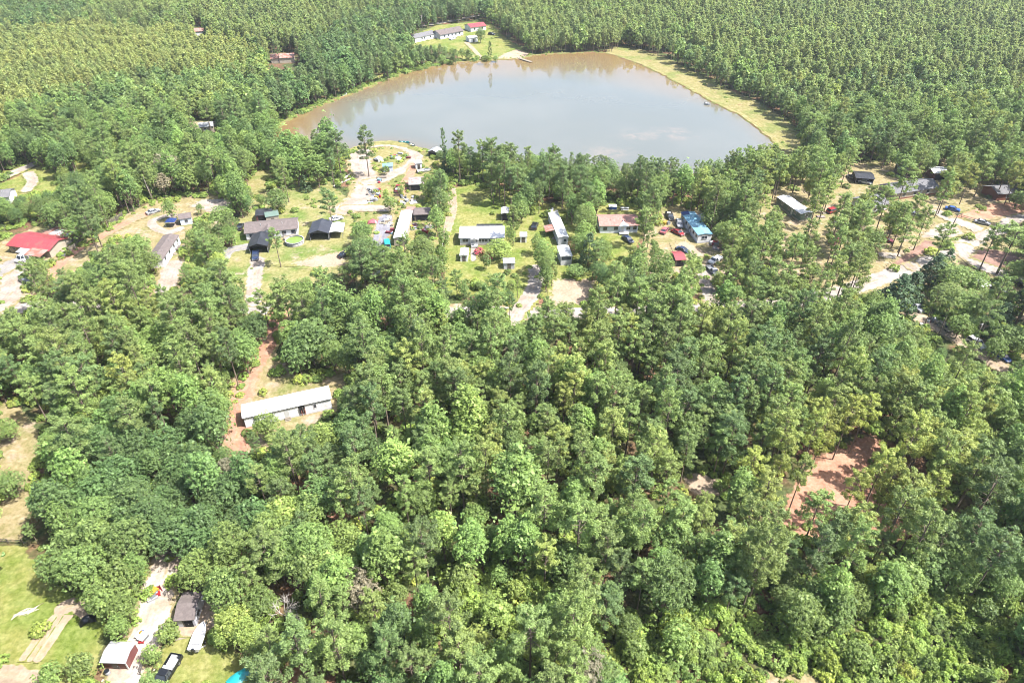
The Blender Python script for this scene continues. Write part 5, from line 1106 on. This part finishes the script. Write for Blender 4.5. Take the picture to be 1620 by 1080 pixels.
def pickup(label, px, py, toward, paint, cargo=None, name='pickup_truck', cat='pickup', group=None):
    o = place(name, label, cat, px, py, toward, group); pm = 'paint_' + paint; hw = .96; xw = (-1.65, 1.85)
    MB().prism([(.0, 1.0), (1.45, 1.05), (2.55, .98), (2.72, .70)] + arch(0, 2.72, .34, 0, (1.85,), .44), -hw, hw, 'y').build('body', pm, o, bevel=.05)
    bd = MB().prism([(-2.72, .55), (-2.72, .72), (-.02, .72), (-.02, .34)] + arch(-2.72, -.02, .34, 0, (-1.65,), .44)[1:], -hw, hw, 'y'); bd.build('bed', pm, o)
    for sgn in (-1, 1): MB().box(-2.72, -.02, min(sgn * hw, sgn * (hw - .07)), max(sgn * hw, sgn * (hw - .07)), .722, 1.06).build('bed_side', pm, o)
    MB().box(-2.74, -2.66, -hw + .075, hw - .075, .722, 1.06).build('tailgate', pm, o); MB().box(-.09, -.025, -hw + .075, hw - .075, .722, 1.06).build('bulkhead', pm, o)
    def fr(z0, z1, xa, xb, xc, xd, wa, wb): return MB().add([(xa, -wa, z0), (xd, -wa, z0), (xd, wa, z0), (xa, wa, z0), (xb, -wb, z1), (xc, -wb, z1), (xc, wb, z1), (xb, wb, z1)], [(0, 3, 2, 1), (4, 5, 6, 7), (0, 1, 5, 4), (1, 2, 6, 5), (2, 3, 7, 6), (3, 0, 4, 7)])
    fr(1.0, 1.68, .0, .12, 1.0, 1.6, hw - .06, hw - .2).build('window', 'window_glass', o); fr(1.66, 1.74, .06, .14, .98, 1.08, hw - .17, hw - .24).build('roof', pm, o, bevel=.03)
    for sgn in (-1, 1):
        for xa, xb in ((.03, .13), (.75, .65), (1.58, 1.0)): MB().tube([(xa, sgn * (hw - .06), 1.0), (xb, sgn * (hw - .2), 1.7)], .05, 5).build('pillar', pm, o)
        MB().box(2.6, 2.735, sgn * .7 - .16, sgn * .7 + .16, .72, .88).build('headlight', 'lamp_glass', o)
    MB().box(2.66, 2.82, -.9, .9, .40, .58).build('bumper', 'chrome_grey', o); MB().box(-2.84, -2.74, -.9, .9, .42, .56).build('bumper', 'chrome_grey', o)
    wheels(o, xw, hw - .12, .38)
    if cargo:
        for (x, y, sx, sy, sz, mt) in cargo: MB().rbox((x, y, .725 + sz / 2), (sx, sy, sz), random.uniform(-.1, .1)).build('cargo', mt, o)
    return o
pickup('black pickup with white toolboxes in its bed at the bottom', 266, 1066, (254, 1086), 'black', [(-1.2, .1, 1.5, 1.3, .35, 'trim_white'), (-.45, 0, .5, 1.6, .45, 'paint_silver'), (-2.2, -.2, .6, .9, .3, 'paint_silver')])
pickup('dark blue pickup parked in front of the black carport', 405, 407, (404, 425), 'navy')
pickup('red pickup with white load in the junkyard', 630, 301, (633, 290), 'red', [(-1.4, 0, 1.5, 1.4, .5, 'trim_white')])
pickup('silver pickup parked on grass beside the cedar', 1446, 488, (1462, 498), 'silver')
pickup('white pickup facing the sandy drive below the blue-roofed trailer', 1131, 414, (1115, 424), 'white')
pickup('dark grey pickup in tree shade below the white pickup', 1127, 431, (1136, 440), 'grey')
pickup('black pickup at the back of the blue-roofed trailer yard', 1059, 344, (1062, 350), 'black', [(-1.3, 0, 1.2, 1.2, .4, 'trim_white')])
pickup('white pickup under pines by the grey house', 1441, 342, (1455, 345), 'white')
car('white estate car parked on the lane bend', 1543, 546, (1560, 557), 'white', 'suv')
car('tan car parked under the oak on the lane', 1492, 519, (1504, 528), 'tan', 'sedan')
car('blue car in deep shade on the lane', 1583, 566, (1598, 576), 'blue', 'sedan')
car('white car with dark roof beside the blue-roofed trailer', 1074, 357, (1077, 364), 'silver', 'suv')
car('red car in the blue-roofed trailer yard', 1072, 370, (1080, 374), 'red', 'sedan')
car('pink faded car at the tree edge left of the red car', 1051, 367, (1057, 360), 'pink', 'sedan')
car('dark blue car below the worn pink earth', 1080, 398, (1090, 402), 'navy', 'sedan')
car('black car on the grass behind the double-wide sheds', 846, 360, (849, 352), 'black', 'suv')
car('dark car in front of the pink-roofed house', 993, 381, (1000, 386), 'navy', 'sedan')
car('black car parked at the edge of the bare earth by the pool house lawn', 546, 405, (558, 400), 'black', 'sedan')
car('small black car at the tree edge left of the pool house', 381, 361, (384, 355), 'black', 'sedan')
car('white car behind the dark garage', 532, 348, (540, 346), 'white', 'sedan')
car('silver car on the dry grass near the wooden pole', 243, 337, (252, 334), 'silver', 'sedan')
car('white van beside the red barn', 40, 411, (30, 416), 'white', 'van')
car('dark car half hidden under the tree by the gravel drive', 41, 447, (50, 452), 'grey', 'sedan')
car('dark car under the oak left of the sand driveway', 192, 436, (200, 434), 'grey', 'sedan')
car('grey car beside the black-roofed shed', 1348, 283, (1358, 287), 'grey', 'sedan')
car('white car in front of the black-roofed shed', 1368, 290, (1380, 293), 'white', 'sedan')
car('red car in the shade of pines below the grey house', 1352, 380, (1362, 382), 'red', 'sedan')
car('maroon car in deep shade right of the red car under the pines', 1400, 382, (1410, 384), 'maroon', 'sedan')
car('orange-red car between the pines by the green-walled trailer', 1317, 336, (1325, 334), 'red', 'suv')
car('blue covered car at the head of the road branch', 1506, 333, (1516, 335), 'blue', 'sedan')
car('silver car near the road junction', 1553, 354, (1562, 356), 'silver', 'sedan')
car('grey car on the upper lane under the oak', 1580, 461, (1590, 466), 'grey', 'suv')
car('black car at the right edge on the white driveway', 1612, 452, (1622, 456), 'black', 'sedan')
car('black car between the far houses and the pond wood', 778, 56, (786, 57), 'black', 'suv')
car('white car parked in front of the long far house', 716, 63, (724, 61), 'white', 'sedan')
car('white car in the far trees by the pond', 626, 68, (634, 67), 'white', 'sedan')
car('teal-sided white box van in the junkyard', 613, 390, (611, 378), 'teal', 'van', name='box_van', cat='van')
# ------------------------------------------------------------------ boats
def boat(label, px, py, toward, mat, inside, L_=4.8, w=.95, trailer=False, name='boat'):
    o = place(name, label, 'boat', px, py, toward); z0 = .55 if trailer else .05
    secs = []
    for f in np.linspace(0, 1, 9):
        ww = w * (1 - max(0, f - .45) ** 2 / .3025) ** .8 if f < 1 else .02; ww = max(ww, .02)
        kz = z0 + .35 * max(0, f - .6) ** 2 * 3
        secs.append([(f * L_ - L_ / 2, -ww, z0 + .75 + .18 * f), (f * L_ - L_ / 2, -ww * .72, kz + .12), (f * L_ - L_ / 2, 0, kz), (f * L_ - L_ / 2, ww * .72, kz + .12), (f * L_ - L_ / 2, ww, z0 + .75 + .18 * f)])
    b = MB(); b.v = [p for s in secs for p in s]; b.f = [(i * 5 + k, i * 5 + k + 1, (i + 1) * 5 + k + 1, (i + 1) * 5 + k) for i in range(8) for k in range(4)] + [(0, 1, 2, 3, 4)]
    b.build('hull', mat, o)
    d = MB(); d.v = [p for s in secs for p in ((s[0][0], s[0][1] * .86, z0 + .45), (s[4][0], s[4][1] * .86, z0 + .45))]; d.f = [(i * 2, i * 2 + 1, i * 2 + 3, i * 2 + 2) for i in range(8)]; d.build('floor', inside, o)
    g_ = MB()
    for s_ in (0, 4): g_.tube([s[s_] for s in secs], .05, 5)
    g_.build('gunwale', mat, o)
    for x in (-.25, .1): MB().box(L_ * x - .2, L_ * x + .2, -w * .8, w * .8, z0 + .62, z0 + .70).build('seat', 'trim_white', o)
    MB().box(-L_ / 2 - .3, -L_ / 2 + .02, -.2, .2, z0 + .3, z0 + 1.15).build('motor', 'paint_black', o)
    if trailer:
        f = MB(); f.tube([(-L_ * .4, -.6, .45), (L_ * .3, -.3, .45), (L_ * .62, 0, .45)], .05, 5); f.tube([(-L_ * .4, .6, .45), (L_ * .3, .3, .45), (L_ * .62, 0, .45)], .05, 5); f.build('trailer_frame', 'tin', o)
        wheels(o, (-.5,), .85, .28)
    return o
boat('white boat on a trailer on the lawn below the brown shed', 318, 1012, (324, 996), 'paint_white', 'white_siding', 4.6, .95, True)
boat('white boat lying beside the box shed by the pond', 671, 272, (684, 270), 'paint_white', 'paint_silver', 5.4, 1.0)
boat('teal canoe on the pond shore', 640, 227.5, (648, 228), 'paint_teal', 'paint_teal', 4.2, .55, name='canoe')
boat('small white rowing boat on the far left shore', 545, 152, (551, 149), 'paint_white', 'paint_silver', 4.5, .9)
boat('green jon boat on the grassy tip of the junkyard shore', 652, 232, (660, 236), 'green_roof', 'paint_green', 4., .8)
boat('tiny white boat drifting on the pond near the dam', 1119, 167, (1124, 168), 'paint_white', 'paint_white', 2.6, .7)
bpy.context.view_layer.update()
for o in COL.objects:
    if o.get('label') == 'tiny white boat drifting on the pond near the dam': o.location.z = WZ - .12
# ------------------------------------------------------------------ poles, fences, hose, tarps
def pole(label, px, py, H=9.5, arm=True, lean=(0, 0), mat='utility_wood', name='utility_pole', lamp=False):
    p = G(px, py); o = empty(name, (p.x, p.y, 0)); tag(o, label, 'pole')
    MB().tube([(0, 0, -.3), (lean[0] * .5, lean[1] * .5, H * .5), (lean[0], lean[1], H)], [.17, .15, .12], 8).build('post', mat, o, True)
    if arm:
        MB().box(lean[0] - 1.1, lean[0] + 1.1, lean[1] - .06, lean[1] + .06, H - .7, H - .55).build('crossarm', mat, o)
        for x in (-1., -.4, .4, 1.): MB().tube([(lean[0] + x, lean[1], H - .55), (lean[0] + x, lean[1], H - .35)], .05, 6).build('insulator', 'paint_grey', o)
    if lamp: MB().tube([(lean[0], lean[1], H - .3), (lean[0] - .7, lean[1] - .5, H - .1)], .05, 5).build('lamp_arm', 'tin', o); MB().lathe([(.02, .3), (.25, .1), (.28, -.1), (.02, -.14)], 10, (lean[0] - .75, lean[1] - .55, H - .15)).build('lamp_head', 'tin', o)
    return o
pole('pale wooden pole at the wood edge above the dry left yard', 242, 319, 9.5, False, (-.6, 0))
pole('leaning pole with a lamp beside the red barn tree', 66, 436, 6.8, False, (-1.2, -.2), lamp=True)
pole('dark utility pole on the white sand patch near the road', 1496, 377, 9., True, (.9, 0), 'old_wood')
pole('pale leaning pole on the pine straw slope', 1419, 400, 7.5, False, (1.0, 0))
pole('lamp pole beside the white estate car on the lane', 1541, 537, 5., False, (.5, .2), lamp=True)
pole('slim pole left of the far houses', 668, 47, 9., True)
def fence(label, pts, h, mat, step, kind='board', name='fence'):
    P = [G(*q) for q in pts]; o = empty(name, (P[0].x, P[0].y, 0)); tag(o, label, 'fence'); me = None; pm = MB().box(-.06, .06, -.06, .06, -.2, h + .15).mesh('post', 'old_wood')
    for a, b in zip(P, P[1:]):
        d = b - a; L_ = d.length; rz = math.atan2(d.y, d.x); n = max(1, int(L_ / step))
        for i in range(n + 1):
            q = a + d * (i / n) - P[0]; c = link('post', pm, o); c.location = q
            if i == n: break
            s = L_ / n
            if kind == 'board':
                k = max(2, int(s / .28))
                if me is None: me = MB().box(-.10, .10, -.02, .02, .05, h).mesh('board', mat)
                for j in range(k):
                    r = a + d * ((i + (j + .5) / k) / n) - P[0]; c = link('board', me, o); c.location = r; c.rotation_euler = (random.uniform(-.06, .06), random.uniform(-.05, .05), rz); c.scale = (1, 1, random.uniform(.8, 1.08))
            else:
                for z in ((h * .5, h * .95) if kind == 'rail' else (h * .95,)):
                    r = a + d * ((i + .5) / n) - P[0]; c = MB().box(-s / 2, s / 2, -.03, .03, z - .06, z + .06).build('rail', mat, o); c.location = r; c.rotation_euler = (0, 0, rz)
    return o
fence('weathered grey board fence along the red dirt track', [(172, 357), (185, 350), (195, 343)], 1.9, 'old_wood', 2.2)
fence('leaning grey board fence beside the red barn', [(108, 400), (122, 392), (134, 384)], 1.7, 'old_wood', 2.2)
fence('white rail fence along the hedge of the double-wide lawn', [(701, 376), (700, 418)], 1.2, 'trim_white', 2.4, 'rail')
fence('low wire and post fence above the bottom left lawn', [(-10, 858), (38, 860)], 1.1, 'old_wood', 2.4, 'rail')
fence('grey rail fence along the road branch on the right', [(1502, 337), (1520, 345), (1545, 352)], 1.1, 'old_wood', 2.4, 'rail')
fence('short post fence beside the maroon shed', [(228, 1050), (224, 1068)], 1.2, 'old_wood', 1.6, 'rail')
pts = smooth_line([tuple(G(*q)[:2]) for q in ((333, 988), (322, 984), (312, 990), (306, 1003), (306, 1016), (314, 1025), (326, 1021))], 8)
tag(MB().tube([(x, y, .12) for x, y in pts], .115, 6).build('hose', 'hose_white', None, True), 'thick white hose curving around the boat on the lawn', 'hose')
def tarp(label, px, py, w, d, h, mat, rz=0., name='tarp'):
    p = G(px, py); n = 14; V = []; F = []; rr = random.Random(px)
    for j in range(n + 1):
        for i in range(n + 1):
            u, v = i / n * 2 - 1, j / n * 2 - 1; z = h * max(0, 1 - (abs(u) ** 2.6 + abs(v) ** 2.6) * .55) * (1 - .25 * (u * u + v * v)) + rr.uniform(0, .07) + .03 + .08 * math.sin(u * 5 + v * 3)
            V.append((u * w / 2 + rr.uniform(-.06, .06), v * d / 2 + rr.uniform(-.06, .06), max(.03, z)))
    for j in range(n):
        for i in range(n): q = j * (n + 1) + i; F.append((q, q + 1, q + n + 2, q + n + 1))
    b = MB().add(V, F); o = b.build(name, mat, None, True); o.location = (p.x, p.y, 0); o.rotation_euler = (0, 0, rz); tag(o, label, 'tarp'); return o
tarp('turquoise tarp heap at the bottom edge beside the lawn', 384, 1070, 4.4, 2.2, .7, 'tarp_teal', .7)
tarp('pinkish red tarp over scrap in the lower junkyard', 590, 352, 3.2, 2.4, 1.1, 'paint_pink', .1)
tarp('pale grey tarp beside the spreading tree of the double-wide', 808, 411, 2.4, 2., .5, 'tin', .3)
tarp('black covered mower under the big oak at bottom left', 140, 982, 2.3, 1.5, 1.2, 'paint_black', .5, 'covered_mower')
# blue pop-up tent
p = G(273, 357); tn = empty('canopy_tent', (p.x, p.y, 0), .1); tag(tn, 'blue pop-up canopy tent in the dry left yard', 'tent')
MB().add([(-1.6, -1.6, 1.9), (1.6, -1.6, 1.9), (1.6, 1.6, 1.9), (-1.6, 1.6, 1.9), (0, 0, 2.8)], [(0, 1, 4), (1, 2, 4), (2, 3, 4), (3, 0, 4)]).build('canopy', 'tarp_blue', tn)
for x in (-1.5, 1.5):
    for y in (-1.5, 1.5): MB().tube([(x, y, 0), (x, y, 1.92)], .04, 5).build('leg', 'tin', tn)
# branch pile on the lawn
p = G(41, 968); bp = empty('branch_pile', (p.x, p.y, 0), .55); tag(bp, 'pile of grey dead branches on the bottom left lawn', 'branch pile')
for i in range(26):
    a = random.gauss(0, .45); L_ = random.uniform(.6, 1.9); c = (random.gauss(0, .75), random.gauss(0, .28), random.uniform(.05, .3))
    d = Vector((math.cos(a), math.sin(a), random.uniform(-.1, .15))) * L_ / 2; c = Vector(c)
    MB().tube([c - d, c + d * .1 + Vector((0, 0, .06)), c + d], [.05, .045, .02], 5).build('branch', 'dead_wood', bp)
MB().tube([(.8, .1, .1), (2.6, .35, .15)], [.05, .03], 5).build('branch', 'bark', bp)
# fallen logs beside the pale track
for i, (a, b, lab) in enumerate((((528, 296), (557, 283), 'long grey fallen log, lower of two beside the pale track'), ((545, 284), (553, 277), 'short grey fallen log, upper of two beside the pale track'))):
    A, B = G(*a), G(*b); m = (A + B) / 2; o = empty('fallen_log', (m.x, m.y, 0)); tag(o, lab, 'log')
    MB().tube([A - m + Vector((0, 0, .3)), Vector((0, 0, .34)), B - m + Vector((0, 0, .28))], [.32, .27, .2], 8).build('trunk', 'dead_wood', o, True)
    for k in range(4): q = (B - A) * (k / 4 - .3); MB().tube([q + Vector((0, 0, .3)), q + Vector((random.uniform(-1, 1), random.uniform(-1, 1), 1.1))], [.07, .03], 5).build('limb', 'dead_wood', o)
p = G(604, 283); o = empty('plank_stack', (p.x, p.y, 0), .25); tag(o, 'brown stack of planks below the light blue box shed', 'plank stack')
for i in range(4):
    for j in range(5): MB().box(-1.7 + random.uniform(-.1, .1), 1.7 + random.uniform(-.1, .1), j * .24, j * .24 + .22, .05 + i * .13, .17 + i * .13).build('plank', ('old_wood', 'pale_wood')[(i + j) % 2], o)
p = G(172, 1066); o = empty('barrel', (p.x, p.y, 0)); tag(o, 'grey barrel with dark lid in front of the maroon shed', 'barrel')
MB().lathe([(.01, 0), (.36, 0), (.38, .3), (.36, .33), (.38, .36), (.38, .7), (.36, .73), (.36, 1.0)], 14).build('body', 'paint_silver', o, True); MB().lathe([(.01, 1.03), (.37, 1.02), (.38, .97)], 14).build('lid', 'paint_black', o)
p = G(969, 330); o = empty('hot_tub', (p.x, p.y, 0), .02); tag(o, 'blue-sided tub with white cover behind the pink-roofed house', 'tub')
MB().box(-1.3, 1.3, -1., 1., 0, 1.0).build('body', 'paint_blue', o, bevel=.06); MB().box(-1.36, 1.36, -1.06, 1.06, 1.003, 1.15).build('cover', 'trim_white', o, bevel=.04)
p = G(988, 332); o = empty('picnic_table', (p.x, p.y, 0), .05); tag(o, 'white table behind the pink-roofed house', 'table')
MB().box(-1.4, 1.4, -.5, .5, .72, .8).build('tabletop', 'trim_white', o)
for y in (-.95, .8): MB().box(-1.4, 1.4, y, y + .3, .42, .48).build('bench', 'trim_white', o)
for x in (-1.1, 1.1): MB().box(x - .05, x + .05, -.9, .95, .05, .4).build('leg', 'pale_wood', o); MB().box(x - .05, x + .05, -.08, .08, .4, .72).build('leg', 'pale_wood', o)
# ------------------------------------------------------------------ scrap: one builder per kind of junk
COLS = ['white', 'white', 'silver', 'tan', 'grey', 'silver', 'white', 'tan', 'grey', 'maroon', 'skyblue', 'black', 'red', 'blue', 'yellow']
def junk(px, py, place_, rr):
    p = G(px, py); kind = rr.choice(['scrap_barrel', 'scrap_sheet', 'crate', 'old_fridge', 'tyre', 'wooden_pallet', 'scrap_sheet', 'crate', 'old_fridge']); col = rr.choice(COLS); mt = 'paint_' + col
    o = empty(kind, (p.x, p.y, 0), rr.uniform(0, 3.1)); o.scale = [rr.uniform(.85, 1.35)] * 3
    if kind == 'scrap_barrel':
        MB().lathe([(.01, 0), (.3, 0), (.31, .3), (.29, .32), (.31, .34), (.31, .6), (.29, .62), (.3, .9), (.01, .9)], 12).build('body', mt, o, True); MB().lathe([(.31, .86), (.33, .9), (.31, .93)], 12).build('rim', 'tin', o); lab = f'{col} scrap barrel'
    elif kind == 'scrap_sheet':
        s = MB(); n = 12
        for i in range(n + 1):
            x = -1.1 + 2.2 * i / n; z = .10 + (.05 if i % 2 else 0); s.v += [(x, -.8, z), (x, .8, z + rr.uniform(.1, .35) * (i / n))]
        s.f = [(2 * i, 2 * i + 1, 2 * i + 3, 2 * i + 2) for i in range(n)]; mt = rr.choice(['rusty_tin', 'tin', 'white_roof', mt]); s.build('sheet', mt, o); MB().box(-1., -.9, -.7, .7, .0, .09).build('prop', 'old_wood', o)
        lab = {'rusty_tin': 'rusty', 'tin': 'grey', 'white_roof': 'white'}.get(mt, col) + ' corrugated scrap sheet'
    elif kind == 'crate':
        MB().box(-.5, .5, -.4, .4, 0, .62).build('body', mt, o, bevel=.03); MB().box(-.53, .53, -.43, .43, .623, .70).build('lid', rr.choice(['paint_white', 'paint_grey', mt]), o); lab = f'{col} storage crate'
    elif kind == 'old_fridge':
        MB().box(-.38, .38, -.9, .85, 0, .62).build('body', mt, o, bevel=.03); MB().box(-.38, .38, -.88, .83, .623, .68).build('door', mt, o); MB().box(.26, .3, -.6, -.2, .68, .73).build('handle', 'chrome_grey', o); lab = f'{col} old fridge lying flat'
    elif kind == 'tyre':
        pr = [(.22, .04), (.36, 0), (.42, .06), (.42, .18), (.36, .24), (.22, .2)]; MB().lathe(pr + pr[:1], 14).build('tread', 'tyre_rubber', o, True); MB().lathe([(.2, .08), (.22, .12), (.05, .14)], 12).build('rim', 'wheel_steel', o); lab = 'worn black tyre lying flat'
    else:
        for i in range(6): MB().box(-.6, .6, -.55 + i * .2, -.41 + i * .2, .13, .16).build('slat', 'pale_wood', o)
        for x in (-.55, 0, .55): MB().box(x - .05, x + .05, -.55, .59, 0, .128).build('runner', 'old_wood', o)
        lab = 'wooden pallet'
    tag(o, f'{lab} {place_}', kind.replace('_', ' ').split()[-1] if kind != 'old_fridge' else 'fridge', f'scrap {place_}')
rr = random.Random(5)
for (x0, y0, sx, sy, n, pl) in ((592, 304, 10, 7, 24, 'in the heap left of the red pickup'), (590, 317, 8, 3, 7, 'below the heap by the pale track'), (596, 254, 7, 4, 7, 'inside the junkyard loop'), (622, 250, 10, 6, 8, 'on the pond side of the loop'),
                                (640, 250, 6, 4, 5, 'beside the loop track by the pond'), (642, 318, 15, 6, 18, 'among the bushes below the red pickup'), (612, 351, 9, 5, 15, 'beside the grey pavement'), (652, 358, 7, 8, 20, 'right of the long white trailer roof'), (672, 362, 8, 6, 9, 'in front of the dark open shed'),
                                (617, 368, 4, 5, 5, 'left of the long white trailer roof'), (652, 412, 2.5, 10, 7, 'in a row under the junkyard trees'), (622, 440, 16, 5, 8, 'by the road under the junkyard trees'), (600, 288, 6, 3, 4, 'beside the stack of planks'), (875, 336, 8, 3, 6, 'behind the narrow white-roofed trailer'),
                                (1132, 388, 7, 4, 8, 'right of the blue-roofed trailer'), (1056, 352, 4, 4, 5, 'at the back of the blue-roofed trailer yard'), (1472, 508, 12, 5, 9, 'under the oak beside the lane'), (1330, 350, 22, 8, 9, 'under the pines by the green-walled trailer'), (1298, 342, 12, 5, 5, 'right of the green-walled trailer'), (100, 402, 8, 4, 4, 'beside the red barn fence'),
                                (226, 1010, 5, 7, 6, 'on the rubble strip above the maroon shed'), (246, 945, 5, 14, 6, 'on the upper rubble strip')):
    for i in range(n):
        junk(x0 + rr.gauss(0, sx * .55), y0 + rr.gauss(0, sy * .55), pl, rr)
# pale rubble on the strip between the trees: nobody could count it
b = MB(); rr = random.Random(9); strip = smooth_line(GN([(262, 907), (250, 930), (249, 952), (242, 975), (236, 998), (226, 1020), (205, 1045), (195, 1080)]), 10)
for i in range(1500):
    q = rr.choice(strip); x, y = q[0] + rr.gauss(0, 1.35), q[1] + rr.gauss(0, 1.0); s = rr.uniform(.06, .3)
    b.rbox((x, y, .03 + s * .15), (s, s * rr.uniform(.4, 1.6), s * .35), rr.uniform(0, 3), rr.uniform(-.4, .4))
t = NT('rubble_mix'); c = t.mix(t.ramp(t.noise(3., 1), .35, .65), (.46, .42, .38), (.26, .20, .15)); t.out(c, .9, .2)
tag(b.build('rubble', 'rubble_mix'), 'pale rubble and wood scraps strewn along the strip', 'rubble', kind='stuff')
# ------------------------------------------------------------------ the summer haze between the camera and the far woods
t = NT('haze'); v = t.n('VolumePrincipled'); v.inputs['Color'].default_value = (.86, .93, 1.0, 1); v.inputs['Density'].default_value = .00009; v.inputs['Anisotropy'].default_value = .2
o = t.n('OutputMaterial'); t.l(v.outputs[0], o.inputs['Volume'])
hz = MB().box(-1830, 1830, -730, 2630, -1.5, 104).build('haze', 'haze'); tag(hz, 'thin pale summer haze over the woods', 'haze', kind='stuff')

# ------------------------------------------------------------------ look-alikes that share a label are told apart by their place
from collections import defaultdict
same = defaultdict(list)
bpy.context.view_layer.update()
for o in COL.objects:
    if o.parent is None and o.get('label') and o.get('group'): same[o['label']].append(o)
ORD = ['first', 'second', 'third', 'fourth', 'fifth', 'sixth', 'seventh', 'eighth', 'ninth', 'tenth']
for lab, os_ in same.items():
    n = len(os_)
    if n < 2 or n > 10: continue
    os_.sort(key=lambda o: float(proj(np.array([tuple(o.location)]))[0][0]))
    for i, o in enumerate(os_):
        w = ('left one' if i == 0 else 'right one') if n == 2 else 'leftmost' if i == 0 else 'rightmost' if i == n - 1 else ('middle one' if n == 3 else ORD[i] + ' from left')
        o['label'] = lab + ', ' + w
